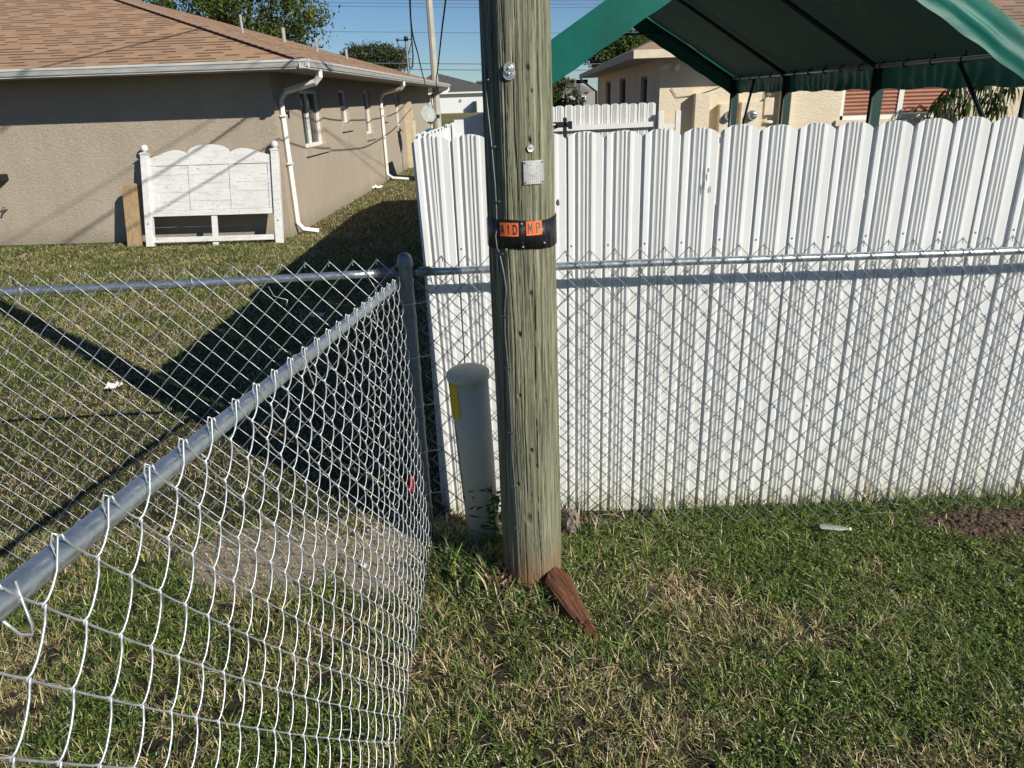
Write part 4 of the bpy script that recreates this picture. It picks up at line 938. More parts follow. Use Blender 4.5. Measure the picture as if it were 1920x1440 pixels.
while z < z1 - .08:
    m.add([(CH.x + x0 + .05, yb + .055, z), (CH.x + x1 - .05, yb + .055, z), (CH.x + x1 - .05, yb + .035, z + .03), (CH.x + x0 + .05, yb + .035, z + .03), (CH.x + x0 + .05, yb + .055, z + .06), (CH.x + x1 - .05, yb + .055, z + .06)], [(0, 1, 2, 3), (3, 2, 5, 4)]); z += .064
m.build('terracotta_blind', 'terracotta', wf)
MB().box((CH.x + x0 - .08, yb - .05, z0 - .1), (CH.x + x1 + .08, yb + .01, z0 - .003)).build('sill', 'beigestucco', wf)
# wall equipment
def wbox(name, mat, x0, x1, z0, z1, d=.12, par=ch, bev=.006): return MB().box((x0, yb - d, z0), (x1, yb + .002, z1)).build(name, mat, par, bevel=bev)
wbox('meter_cabinet', 'beigestucco', 3.40, 3.66, 0, 1.95, .2)
b1 = wbox('meter_box', 'creamtrim', 3.86, 4.12, 1.2, 1.76, .14)
b2 = wbox('meter_box', 'creamtrim', 4.24, 4.62, 1.25, 1.78, .14)
for bx, x in ((b1, 4.03), (b2, 4.44)):
    m = MB(); m.lathe((x, yb - .14, 1.56), [(.085, 0), (.085, .03), (.075, .035), (.07, .09), (.055, .105), (.01, .11)], 20, axis=(0, -1, 0)); mm = m.build('meter', 'galv', bx, smooth=True)
    MB().box((x - .04, yb - .254, 1.57), (x + .04, yb - .249, 1.59)).build('dial', 'black', mm)
wbox('disconnect_box', 'creamtrim', 4.67, 4.83, 1.55, 1.84, .1)
wbox('conduit_cover', 'creamtrim', 4.93, 5.13, 0, 2.3, .16)
m = MB(); m.tube([(4.66, yb - .05, 1.43), (4.86, yb - .05, 1.43)], .03, 10); m.tube([(4.2, yb - .05, 2.1), (4.2, yb - .05, 1.76)], .03, 10); m.tube([(4.75, yb - .04, 2.3), (4.75, yb - .04, 1.86)], .02, 8); m.build('conduit', 'creamtrim', ch, smooth=True)
m = MB(); m.tube([(4.72, yb - .02, 2.0), (4.70, yb - .04, 1.93), (4.72, yb - .06, 1.86), (4.78, yb - .06, 1.86), (4.80, yb - .03, 1.93), (4.76, yb - .02, 2.05)], .006, 6)
m.tube([(3.0, yb - .02, 2.05)] + [(3.0 + t_ * 1.1, yb - .02 , 1.9 + .25 * t_ - .3 * t_ * (1 - t_)) for t_ in np.linspace(.1, 1, 8)], .006, 5)
m.build('cable_loop', 'cable', ch, smooth=True)
fl = MB(); fl.box((2.62 + .25, yb - .06, 2.36), (3.0, yb + .0, 2.46)); f0 = fl.build('floodlight', 'white', ch)
m = MB(); m.lathe((2.86, yb - .06, 2.40), [(.03, 0), (.055, .06), (.055, .1), (.02, .1)], 14, axis=(-.4, -1, -.3)); m.lathe((3.02, yb - .06, 2.40), [(.03, 0), (.055, .06), (.055, .1), (.02, .1)], 14, axis=(.5, -1, -.2)); m.each('lamp_head', 'white', f0, smooth=True)
m = MB(); m.tube([P0 + W * 13 + Z * -.1, P0 + W * 12.8 + Z * -.2, CH + W * 12.3 + Vector((-.06, 0, 2.1)), CH + W * 12.3 + Vector((-.06, 0, 0))], .04, 6); m.build('downspout', 'soffit', ch)
m = MB(); m.tube([(4.2, 14.8, 2.8), (4.2, 14.8, 5.2)], .03, 8); m.build('service_mast', 'galvdark', ch)
# street sign beyond, trailing plants
sg = root('street_sign', (2.55, 27, 0), 'small green street sign on a thin pole beyond the cream house', 'street sign')
MB().tube([(2.65, 27, 0), (2.65, 27, 2.5)], .03, 8).build('pole', 'galv', sg); MB().box((2.55, 26.97, 2.38), (2.95, 27.0, 2.5)).build('sign_blade', 'darkgreen', sg)

# ---------------------------------------------------------------- things beyond
fh = root('white_house', (-8, 130, 0), 'distant white house with dark grey hip roof across the far lawn', 'house')
m = MB(); m.box((-15.5, 130, -.1), (-2.8, 139, 3.25)); m.build('wall', 'whitewall', fh)
m = MB(); x0, x1, y0, y1, ze = -16.2, -2.4, 129.3, 140, 3.25
m.add([(x0, y0, ze), (x1 + 3, y0, ze), (x1 + 3, y1, ze), (x0, y1, ze), (-11.5, 134.5, 6.5), (-7.5, 134.5, 5.2), (-3.5, 134.5, 4.3), (-11.5, 134.6, 6.5)], [(0, 1, 6, 5, 4), (3, 0, 4), (1, 2, 6), (2, 3, 4, 5, 6)])
m.build('roof', 'greyroof', fh)
MB().box((x0, y0 - .05, ze - .25), (x1 + 3, y0, ze)).build('fascia', 'white', fh)
MB().box((-4.9, 128.4, 0), (-4.3, 129.98, 1.75)).build('green_door', 'darkgreen', fh, bevel=.02)
for x in (-12.2, -7.0): MB().lathe((x, 129.98, 1.9), [(.25, 0), (.22, .1), (.05, .12)], 12, axis=(0, -1, 0)).build('wall_vent', 'greywall', fh)
gh = root('grey_house', (5, 60, 0), 'distant low house with grey gabled roof between the pole and cream house', 'house')
m = MB(); m.box((3.2, 60, 0), (9.5, 68, 2.25)); m.build('wall', 'greywall', gh)
m = MB(); m.add([(2.2, 59.3, 2.3), (6.6, 59.3, 2.25), (8.2, 68, 2.3), (2.2, 68, 2.3), (4.0, 62, 3.3), (5.6, 63.2, 3.25)], [(0, 1, 5, 4), (0, 4, 3), (1, 2, 5), (3, 4, 5, 2)]); m.add([(4.3, 59.0, 2.0), (6.4, 59.0, 2.0), (5.5, 59.0, 2.75), (5.5, 62.5, 2.85)], [(0, 1, 2), (0, 2, 3), (1, 3, 2)]); m.build('roof', 'greyroof2', gh)
MB().box((4.3, 58.9, 1.75), (6.3, 59.0, 2.0)).build('fascia', 'white', gh)
for x in (4.5, 4.95): MB().box((x, 58.95, 0), (x + .12, 59.05, 1.8)).build('porch_post', 'white', gh)
fp = root('concrete_pole', (-2.55, 30, 0), 'slender pale concrete utility pole in front of the distant white house', 'utility pole')
m = MB(); m.tube([(-2.52, 30, 0), (-2.60, 30, 9)], [.135, .11], 8); m.build('shaft', 'concrete', fp)
m = MB(); m.tube([(-2.66, 29.86, 2.25), (-2.72, 29.86, 1.95), (-2.66, 29.86, 1.62), (-2.62, 29.86, 1.6)], .02, 6); m.build('conduit', 'black', fp)
dr = root('satellite_dish', (-2.1, 22, 0), 'pale grey satellite dish on a short pole beside the tan house', 'satellite dish')
ax_ = Vector((.62, -.72, .3)).normalized(); m = MB(); m.lathe((-2.13, 22, 1.62), [(.002, -.02), (.1, -.015), (.19, .0), (.26, .03), (.262, .034), (.18, .008), (.08, -.008), (.002, -.012)], 32, axis=ax_); m.build('reflector', 'dishgrey', dr, smooth=True)
m = MB(); m.tube([(-2.05, 22.05, 0), (-2.05, 22.05, 1.4), (-2.12, 22.03, 1.6)], .035, 8); m.build('mast', 'gutter', dr)
m = MB(); m.tube([(-2.10, 21.95, 1.4), (-1.95, 21.75, 1.42), (-1.83, 21.65, 1.55)], .015, 6); m.box((-1.86, 21.6, 1.52), (-1.77, 21.7, 1.62)); m.build('feed_arm', 'darktube', dr)
hb_ = MB(); hb_.box((-1.95, 19.5, 0), (-1.35, 20.2, 1.26)); hb_.box((-1.98, 19.47, 1.26), (-1.32, 20.23, 1.31)); tag(hb_.build('storage_bin', 'teal', None, origin=(-1.6, 19.8, 0), bevel=.02), 'teal plastic bin just showing above the side fence', 'bin')
# conifer bush, trees
def foliage(name, parent, lobes, n, size, c0, c1, seed, long=1.6, droop=0):
    g = np.random.default_rng(seed); L = np.array([l[:3] for l in lobes]); Rr = np.array([l[3:6] for l in lobes]); vol = np.prod(Rr, 1); pick = g.choice(len(lobes), n, p=vol / vol.sum())
    # clumps first, leaves round them
    nc = max(8, n // 55); cp = g.choice(len(lobes), nc, p=vol / vol.sum()); d = g.normal(size=(nc, 3)); d /= np.linalg.norm(d, axis=1)[:, None]
    rad = g.uniform(.45, 1, nc) ** .5; cc = L[cp] + d * Rr[cp] * rad[:, None]
    ci = g.integers(0, nc, n); cr_ = Rr.mean() * g.uniform(.12, .28, nc)
    p = cc[ci] + g.normal(size=(n, 3)) * cr_[ci][:, None] * np.array([1, 1, .8])
    a = g.normal(size=(n, 3)); a[:, 2] -= droop; a /= np.linalg.norm(a, axis=1)[:, None]; b = np.cross(a, g.normal(size=(n, 3))); b /= np.linalg.norm(b, axis=1)[:, None]
    s = size * g.uniform(.6, 1.3, n)[:, None]
    V = np.stack([p - b * s * .5 * .6, p + a * s * long * .5, p + b * s * .5 * .6, p - a * s * long * .5], 1).reshape(-1, 3)
    t_ = np.clip(g.normal(.5, .25, n) + (g.random(nc)[ci] - .5) * .5, 0, 1)[:, None]
    C = np.array(c0) * (1 - t_) + np.array(c1) * t_; C4 = np.repeat(np.concatenate([C, np.ones((n, 1))], 1), 4, 0)
    return mesh_np(name, V, np.arange(4 * n).reshape(-1, 4), 'leaf', parent, attrs={'tint': ('FLOAT_COLOR', C4)})
def tree(name, x, y, h, lobes, n, size, c0, c1, seed, label, r=.25, cat='tree'):
    t_ = root(name, (x, y, 0), label, cat); foliage('crown', t_, lobes, n, size, c0, c1, seed)
    g = random.Random(seed); m = MB(); m.tube([(x, y, 0), (x + .1, y, h * .3), (x - .1, y + .1, h * .55)], [r, r * .75, r * .55], 10)
    for l in lobes:
        q = Vector(l[:3]); s = Vector((x - .1, y + .1, h * .5)); mid = s.lerp(q, .5) + Vector((g.uniform(-.4, .4), 0, .3)); m.tube([s, mid, q], [r * .4, r * .25, r * .08], 6)
        for _ in range(3):
            e = q + Vector((g.uniform(-1, 1) * l[3] * .8, g.uniform(-.5, .5) * l[4], g.uniform(-.6, .9) * l[5])); m.tube([mid, mid.lerp(e, .6) + Vector((0, 0, .2)), e], [r * .18, r * .1, r * .03], 5)
    m.build('trunk', 'bark', t_, smooth=True); return t_
tree('broadleaf_tree', -10.8, 36, 7.5, [(-10.8, 36, 6.3, 2.6, 2.2, 2.0), (-13.5, 37, 6.8, 2.2, 2, 1.8), (-8.9, 35.5, 6.0, 1.35, 1.4, 1.2), (-8.6, 35.5, 4.9, 1.0, 1, .8), (-9.8, 35.5, 7.9, 1.8, 1.6, 1.4), (-11, 36, 4.6, 2.2, 1.6, 1)], 21000, .13, (.025, .05, .008), (.16, .19, .035), 1, 'large olive green tree rising behind the tan house roof, upper left', .3)
tree('scrub_tree', -8, 50, 5, [(-9.0, 50, 4.75, .9, .9, .6), (-7.7, 50, 4.7, 1.2, 1, .65), (-6.9, 50, 4.6, 1.1, 1, .55), (-8.2, 50, 4.2, 1.6, 1, .6), (-6.6, 50, 4.1, .8, .8, .4)], 16000, .11, (.03, .045, .018), (.12, .14, .06), 2, 'grey-green tree with a flat ragged crown beyond the roof vents', .2)
tree('bushy_tree', 6.2, 42, 4.2, [(5.6, 42, 3.9, 1.1, 1, .7), (6.8, 42, 4.2, 1.3, 1, .8), (7.8, 42, 4.0, 1.2, 1, .8)], 14000, .12, (.02, .05, .012), (.12, .17, .04), 3, 'bushy green tree behind the cream house roof, seen under the canopy', .2)
tree('far_tree', -3.0, 150, 4.5, [(-3.5, 150, 4.0, 2.2, 1, 1.0), (-1.0, 150, 3.8, 2.4, 1, 1.0)], 3000, .3, (.05, .07, .012), (.16, .17, .04), 5, 'small distant yellow-green tree at right end of the white house', .2)
bu = root('conifer_bush', (1.0, 17.6, 0), 'rounded dark green conifer bush just right of the utility pole', 'bush')
foliage('crown', bu, [(1.0, 17.6, 1.7, .40, .38, .45), (1.0, 17.6, 1.2, .45, .42, .55), (1.0, 17.6, 2.15, .24, .24, .32)], 22000, .035, (.015, .04, .006), (.08, .14, .02), 6, long=2)
MB().tube([(.95, 17.6, 0), (.95, 17.6, 1.5)], .05, 8).build('trunk', 'bark', bu)
tree('spindly_shrub', 2.35, 32, 2.4, [(2.2, 32, 2.5, .45, .3, .3), (2.7, 32, 2.3, .5, .3, .35), (1.75, 32, 2.9, .25, .2, .2), (2.9, 32, 1.8, .45, .3, .4)], 2600, .09, (.03, .05, .02), (.14, .15, .07), 8, 'sparse spindly shrub at the far corner of the cream house', .05, 'shrub')
# drooping mango-like shrub in front of the terracotta window
mg = root('drooping_shrub', (8.1, 13.3, 0), 'dark shrub with long drooping leaves in front of the cream wall', 'shrub')
g = np.random.default_rng(31); heads = [(7.55, 13.3, 1.60), (7.85, 13.35, 1.86), (8.2, 13.3, 1.92), (8.35, 13.25, 1.72), (8.65, 13.3, 1.84), (8.0, 13.3, 1.62), (8.5, 13.3, 1.55), (7.7, 13.4, 1.78)]
V = []; Fc = []; TC = []
for hx, hy, hz in heads:
    for k in range(26):
        a = g.uniform(0, 2 * math.pi); L = g.uniform(.22, .36); wd = g.uniform(.018, .028); el = g.uniform(-.1, .9); c = Vector((hx, hy, hz)) + Vector(g.normal(size=3) * .04)
        dirv = Vector((math.cos(a), math.sin(a), 0)); sd = Vector((-math.sin(a), math.cos(a), 0)); b0 = len(V); n = 5
        for j in range(n + 1):
            t_ = j / n; p = c + dirv * (L * .75 * math.sin(t_ * 1.5)) + Z * (el * L * t_ * (1 - t_) * 2.2 - L * .85 * t_ * t_); ww = wd * math.sin(math.pi * min(.98, max(.06, t_)))
            V += [p - sd * ww, p + sd * ww]
        Fc += [(b0 + 2 * j, b0 + 2 * j + 1, b0 + 2 * j + 3, b0 + 2 * j + 2) for j in range(n)]
        cc = np.array([.03, .05, .015]) * g.uniform(.7, 2.4); TC += [[*cc, 1]] * (2 * n + 2)
mesh_np('foliage', [tuple(v) for v in V], np.array(Fc), 'leaf', mg, attrs={'tint': ('FLOAT_COLOR', TC)})
m = MB()
for hx, hy, hz in heads: m.tube([(8.1, 13.3, 0), ((8.1 + hx) / 2, hy, hz * .6), (hx, hy, hz)], [.03, .018, .01], 6)
m.build('stem', 'bark', mg)

# ---------------------------------------------------------------- overhead cables
def cable(pts, r, label, name='overhead_cable', mat='cable', group=None, n=6, cat='cable'):
    P = [Vector(p) for p in pts]; out = []
    for i in range(len(P) - 1):
        p0 = P[max(i - 1, 0)]; p1 = P[i]; p2 = P[i + 1]; p3 = P[min(i + 2, len(P) - 1)]
        for t_ in np.linspace(0, 1, 10)[:-1]:
            out.append(.5 * ((2 * p1) + (p2 - p0) * t_ + (2 * p0 - 5 * p1 + 4 * p2 - p3) * t_ ** 2 + (3 * p1 - p0 - 3 * p2 + p3) * t_ ** 3))
    out.append(P[-1]); m = MB(); m.tube(out, r, n); return tag(m.build(name, mat, None, origin=tuple(P[0]), smooth=True), label, cat, group)
cable([(-2.39, 24.5, 2.50), (-2.19, 22.4, 2.40), (-1.98, 20.2, 2.47), (-1.86, 18.6, 2.57), (-1.63, 15.7, 2.83), (-1.37, 12.5, 3.22), (-.7, 7.5, 4.4), (.05, 2.68, 5.9)], .013, 'slack cable from the tan house gutter, left of the concrete pole', group='service drops to the tan house')
cable([(-2.04, 24.5, 2.49), (-1.77, 21.2, 2.29), (-1.58, 19, 2.30), (-1.37, 16.5, 2.39), (-1.2, 15, 2.56), (-.89, 12.3, 2.96), (-.63, 10.2, 3.38), (-.2, 6.2, 4.4), (.05, 2.68, 5.5)], .013, 'slack cable crossing the sky just right of the concrete pole', group='service drops to the tan house')
tw = []; base = [Vector(p) for p in ((-2.70, 24.5, 3.85), (-2.30, 21, 4.2), (-1.62, 15.5, 5.0), (-.6, 8.5, 6.4), (.05, 2.64, 7.8))]
def cr_pt(t_):
    f = t_ * (len(base) - 1); i = min(int(f), len(base) - 2); return base[i].lerp(base[i + 1], f - i)
m = MB()
for ph in (0, 2.1, 4.2):
    pts = []
    for k in range(420):
        t_ = k / 419; c = cr_pt(t_); a = ph + k * .42; pts.append(c + Vector((math.cos(a), 0, math.sin(a))) * .015)
    m.tube(pts, .011, 5)
tag(m.build('service_cable', 'cable', None, origin=tuple(base[0])), 'thick twisted black service cable running up from the roof mast', 'cable')
ms = root('service_mast', (-2.88, 24.5, 2.6), 'thin roof mast with insulators and looped service wires on the tan house', 'mast')
MB().tube([(-2.87, 24.5, 2.5), (-2.88, 24.5, 3.72)], .035, 8).build('pipe', 'galvdark', ms)
m = MB(); m.lathe((-2.88, 24.5, 3.70), [(.05, 0), (.07, .05), (.06, .12), (.02, .14)], 10); m.sphere((-3.14, 24.5, 3.74), .045, 8, 6); m.build('weatherhead', 'black', ms, smooth=True)
m = MB(); m.tube([(-3.14, 24.5, 3.74), (-2.88, 24.5, 3.72), (-2.70, 24.5, 3.76)], .014, 6); m.tube([(-3.14, 24.5, 3.74), (-3.12, 24.5, 3.5), (-2.98, 24.5, 3.42), (-2.88, 24.5, 3.6)], .014, 6); m.tube([(-3.12, 24.5, 3.5), (-2.95, 24.5, 3.3), (-2.85, 24.5, 3.32), (-2.72, 24.5, 3.65)], .014, 6)
m.tube([(-2.70, 24.5, 3.85), (-2.70, 24.5, 3.3), (-2.74, 24.5, 2.98), (-2.79, 24.5, 2.93), (-2.84, 24.5, 3.0), (-2.87, 24.5, 3.35)], .025, 6); m.build('wire_loop', 'cable', ms, smooth=True)
cable([(.07, 2.7, 6.48), (2.1, 8.8, 5.72), (4.2, 14.8, 5.0)], .009, 'service cable from the timber pole to the cream house, above the frame', group='drops to the cream house')
cable([(.07, 2.7, 5.75), (2.3, 8.8, 5.75), (4.6, 14.8, 5.65)], .008, 'service cable from the timber pole to the cream house, above the frame', group='drops to the cream house')
for z0, r_ in ((6.75, .012), (6.6, .012), (6.45, .012), (5.32, .012), (3.9, .02), (3.62, .02)):
    cable([(-30, 40, z0 + .9), (-8, 40, z0), (8, 40, z0 - .5), (30, 40, z0 - .6)], r_, 'horizontal overhead line crossing the far sky', 'power_line', 'distcable', 'street power lines', 5, 'power line')

# ---------------------------------------------------------------- grass and weeds
def project(P):
    d = P - CAM; wv = d @ np.array(Fw); a = d @ np.array(R0) / wv * FPX; b = d @ np.array(D0) / wv * FPX
    return 960 + a * rt[0] + b * dn[0], 720 + a * rt[1] + b * dn[1], wv
def scatter(n, x0, x1, y0, y1, g, pad=260):
    x = g.uniform(x0, x1, n); y = g.uniform(y0, y1, n); px, py, wv = project(np.stack([x, y, np.zeros(n)], 1))
    k = (px > -pad) & (px < 1920 + pad) & (py < 1440 + pad) & (wv > .2); return x[k], y[k]
def patches(x, y):
    """bare soil: 0 bare .. 1 covered"""
    e = lambda cx, cy, rx, ry: np.hypot((x - cx) / rx, (y - cy) / ry)
    d = np.minimum(np.minimum(e(-1.15, 2.9, .42, .3), e(-.62, 2.85, .25, .32)), np.minimum(e(2.25, 2.92, .34, .14), e(.45, 3.13, .3, .07)))
    d = np.minimum(d, np.hypot(x - PX, y - PY) / .17)
    d = d + (vnoise(x, y, 17, 9, 3) - .5) * .8
    return np.clip((d - .75) / .4, 0, 1)
def blades(x, y, L, Wd, lie, C, g, seg=2, z=None):
    n = len(x); a = g.uniform(0, 2 * math.pi, n); z0 = gz(x, y) - .004 if z is None else z
    dx, dy = np.cos(a), np.sin(a); sx, sy = -dy, dx
    up = np.cos(lie); fl = np.sin(lie); pts = []
    tw_ = g.normal(0, .5, n)
    sX = sx * np.cos(tw_); sY = sy * np.cos(tw_); sZ = np.sin(tw_)
    for j in range(seg + 1):
        t_ = j / seg; h = L * (up * t_ * (1.25 - .35 * t_)); f = L * (fl * t_ + .25 * t_ * t_); ww = Wd * .5 * (1 - t_ ** 1.6 * .93)
        c = np.stack([x + dx * f, y + dy * f, z0 + h + (.004 if j else 0)], 1)
        sd = np.stack([sX, sY, sZ], 1) * ww[:, None]; pts += [c - sd, c + sd]
    V = np.stack(pts, 1).reshape(-1, 3); b = (np.arange(n) * (2 * seg + 2))[:, None]
    Fs = np.concatenate([np.stack([b[:, 0] + 2 * j, b[:, 0] + 2 * j + 1, b[:, 0] + 2 * j + 3, b[:, 0] + 2 * j + 2], 1) for j in range(seg)])
    C4 = np.repeat(np.concatenate([C, np.ones((n, 1))], 1), 2 * seg + 2, 0); return V, Fs, C4
class Acc:
    def __init__(s): s.V = []; s.F = []; s.C = []; s.n = 0
    def add(s, V, F, C): s.V.append(V); s.F.append(F + s.n); s.C.append(C); s.n += len(V)
    def build(s, name): return tag(mesh_np(name, np.concatenate(s.V), np.concatenate(s.F), 'grass', attrs={'tint': ('FLOAT_COLOR', np.concatenate(s.C))}), kind='stuff')
GREEN = np.array([.12, .165, .034]); LIME = np.array([.25, .31, .06]); DEEP = np.array([.04, .08, .02]); STRAW = np.array([.66, .53, .31]); TAN = np.array([.36, .26, .14]); OLIVE = np.array([.22, .235, .062])
def colours(n, g, dry, base=GREEN):
    r_ = g.random(n); t_ = g.random((n, 1)); gr = np.where((g.random(n) < .22)[:, None], LIME, np.where((g.random(n) < .4)[:, None], DEEP, base))
    st = STRAW * t_ + TAN * (1 - t_); isdry = (r_ < dry)[:, None]
    C = np.where(isdry, st, gr) * g.uniform(.6, 1.6, (n, 1)); C[g.random(n) < .06] = [.74, .68, .48]  # a few random blades tinted very pale, bright highlights put into the colour
    return np.minimum(C, .85), isdry[:, 0]
g = np.random.default_rng(50)
def dryness(x, y):
    base = vnoise(x, y, 21, 2.6, 5)
    d = (base - .5) * 1.9 + .47
    d = d - .30 * np.clip((x - .75) / .5, 0, 1) * np.clip((y - 1.7) / .5, 0, 1) - .2 * np.clip((y - 2.45) / .3, 0, 1) * (x > -.3) + .14 * np.exp(-((x - .1) ** 2 / .14 + (y - 2.1) ** 2 / .05)) + .14 * (x < -.3)
    return np.clip(d, .06, .9)
acc = Acc()
# mat of fallen and short blades close to the camera
x, y = scatter(300000, -3.2, 3.4, .9, 3.2, g); pc = patches(x, y); k = g.random(len(x)) < .12 + .88 * pc; k &= (vnoise(x, y, 33, 16, 3) > .38); x, y = x[k], y[k]
D = dryness(x, y); C, dry = colours(len(x), g, D)
L = np.where(dry, g.uniform(.012, .042, len(x)), g.uniform(.014, .046, len(x))); Wd = np.where(dry, g.uniform(.0022, .0046, len(x)), g.uniform(.003, .0062, len(x)))
lie = np.where(dry, g.uniform(.4, 1.5, len(x)), g.uniform(.1, 1.35, len(x)))
acc.add(*blades(x, y, L, Wd, lie, C, g, 2))
# taller runner grass tufts
x, y = scatter(2600, -3, 3.2, 1.0, 3.12, g); pc = patches(x, y); k = pc > .5; x, y = x[k], y[k]; m_ = 11
X = np.repeat(x, m_) + g.normal(0, .012, len(x) * m_); Y_ = np.repeat(y, m_) + g.normal(0, .012, len(x) * m_)
C, dry = colours(len(X), g, dryness(X, Y_) * .55, np.array([.12, .19, .04])); acc.add(*blades(X, Y_, g.uniform(.035, .095, len(X)), g.uniform(.0025, .005, len(X)), g.uniform(.3, 1.2, len(X)), C, g, 3))
acc.build('lawn_grass')
# broad blades round the pole and along the white fence
acc = Acc(); cl = [(-.26, 2.80, .1, 34, .16, .009), (-.2, 2.68, .09, 26, .14, .008), (.10, 2.60, .07, 16, .10, .009), (-.32, 2.9, .08, 24, .12, .007), (-.05, 2.58, .07, 14, .11, .007), (.30, 3.12, .04, 14, .24, .009), (.5, 3.14, .06, 10, .14, .007), (-.12, 3.0, .05, 14, .10, .007), (-.1, 2.42, .06, 14, .12, .006), (.0, 2.3, .08, 12, .09, .006)]
cl += [(-.31, 2.70, .13, 34, .16, .012), (-.20, 2.55, .10, 26, .13, .010), (.25, 2.62, .06, 18, .10, .009), (.02, 2.40, .09, 20, .08, .008), (.42, 2.98, .06, 20, .15, .009)]
cl += [(-.30, 2.78, .12, 26, .17, .011), (-.24, 2.66, .1, 20, .15, .010), (.06, 2.50, .06, 10, .10, .010)]
cl += [(-.30, 2.74, .12, 60, .13, .007), (-.15, 2.74, .12, 50, .12, .007), (-.22, 2.6, .1, 40, .10, .006), (-.34, 3.0, .07, 30, .13, .007), (.24, 2.75, .05, 30, .09, .006), (.12, 2.47, .05, 22, .09, .007), (-.02, 2.46, .05, 16, .08, .006), (.33, 2.95, .06, 24, .13, .008)]
cl += [(xx, 3.13, .06, int(g.integers(5, 16)), g.uniform(.08, .24), .008) for xx in np.concatenate([np.arange(.6, 3.2, .11), np.arange(1.5, 3.2, .13)])]
for cx, cy, rr2, n, L, wd in cl:
    x = g.normal(cx, rr2 * .6, n); y = g.normal(cy, rr2 * .35, n); y = np.minimum(y, 3.19)
    c, _ = colours(n, g, np.full(n, .1), np.array([.075, .15, .035])); acc.add(*blades(x, y, g.uniform(.5, 1.1, n) * L, g.uniform(.6, 1.2, n) * wd, g.uniform(.15, 1.1, n), c, g, 4))
for cx, cy, n in ((-.115, 2.54, 46), (-.12, 2.68, 40), (-.08, 2.60, 26), (.26, 2.86, 30), (.36, 3.05, 40)):
    x = g.normal(cx, .028, n); y = g.normal(cy, .028, n); t_ = g.random((n, 1)); acc.add(*blades(x, y, g.uniform(.02, .065, n), g.uniform(.006, .016, n), g.uniform(.3, 1.4, n), np.array([.10, .055, .035]) * (1 - t_) + np.array([.30, .20, .13]) * t_, g, 4))
acc.build('broad_leaf_grass')
# small round-leaved weeds, rosettes of little oval leaves
def rosettes(n, x0, x1, y0, y1, g, dens):
    x, y = scatter(n, x0, x1, y0, y1, g); k = g.random(len(x)) < dens(x, y); x, y = x[k], y[k]; m_ = 9; N = len(x) * m_
    X = np.repeat(x, m_); Y_ = np.repeat(y, m_); H = np.repeat(g.uniform(.008, .045, len(x)), m_) * g.uniform(.3, 1.1, N); a = g.uniform(0, 2 * math.pi, N); rad = g.uniform(.004, .02, N)
    cx = X + np.cos(a) * rad; cy = Y_ + np.sin(a) * rad; cz = gz(X, Y_) + H; L = g.uniform(.008, .017, N); wd = L * .30; til = g.uniform(-.5, .6, N)
    d = np.stack([np.cos(a) * np.cos(til), np.sin(a) * np.cos(til), np.sin(til)], 1); s = np.stack([-np.sin(a), np.cos(a), g.normal(0, .35, N)], 1); c = np.stack([cx, cy, cz], 1)
    V = np.stack([c, c + d * (L * .5)[:, None] + s * wd[:, None], c + d * L[:, None], c + d * (L * .5)[:, None] - s * wd[:, None]], 1).reshape(-1, 3)
    t_ = g.random((N, 1)); C = (np.array([.07, .12, .028]) * (1 - t_) + np.array([.21, .29, .065]) * t_) * g.uniform(.7, 1.2, (N, 1)); C[g.random(N) < .03] = [.45, .42, .12]
    return V, np.arange(4 * N).reshape(-1, 4), np.repeat(np.concatenate([C, np.ones((N, 1))], 1), 4, 0)
acc = Acc()
acc.add(*rosettes(17000, -.4, 3.4, 1.0, 3.18, g, lambda x, y: patches(x, y) * np.clip(.12 + .9 * np.clip((x - .55) / .8, 0, 1) * np.clip((y - 1.5) / .8, 0, 1) + .4 * (y > 2.7), 0, 1) * (dryness(x, y) < .55)))
acc.add(*rosettes(9000, -3.2, -.3, .9, 3.1, g, lambda x, y: patches(x, y) * .5 * (dryness(x, y) < .35)))
x, y = scatter(260, -.4, 3.2, 1.1, 3.1, g); F = len(x) * 4; X = np.repeat(x, 4); Y_ = np.repeat(y, 4); a = np.tile(np.arange(4) * 1.57, len(x)) + np.repeat(g.uniform(0, 6, len(x)), 4); c = np.stack([X, Y_, gz(X, Y_) + .03], 1)
d = np.stack([np.cos(a), np.sin(a), np.full(F, .3)], 1); sd = np.stack([-np.sin(a), np.cos(a), np.zeros(F)], 1)
acc.add(np.stack([c, c + d * .003 + sd * .0014, c + d * .006, c + d * .003 - sd * .0014], 1).reshape(-1, 3), np.arange(4 * F).reshape(-1, 4), np.tile([.75, .72, .70, 1], (4 * F, 1)))
acc.build('low_weeds')
# lawn beyond the left run
acc = Acc()
x, y = scatter(420000, -9.5, -.42, 3.1, 12.0, g); k = (g.random(len(x)) < np.clip(1.25 - (y - 3) * .085, .3, 1)) & ((y < 11.72) | (x > -3.4)); x, y = x[k], y[k]
D = np.clip((vnoise(x, y, 40, 1.6, 4) - .5) * 1.2 + .22, .05, .6); C, dry = colours(len(x), g, D, OLIVE * .9)
sc_ = 1 + np.clip((y - 3) / 9, 0, 1) * .9
acc.add(*blades(x, y, g.uniform(.015, .04, len(x)) * sc_, g.uniform(.0024, .0046, len(x)) * sc_, g.uniform(.5, 1.35, len(x)), C, g, 2))
x, y = scatter(60000, -3.45, -.1, 11.5, 28, g); D = np.full(len(x), .35); C, dry = colours(len(x), g, D, OLIVE * .85); acc.add(*blades(x, y, g.uniform(.03, .07, len(x)), g.uniform(.005, .01, len(x)), g.uniform(.4, 1.2, len(x)), C, g, 2))
acc.build('side_lawn_grass')
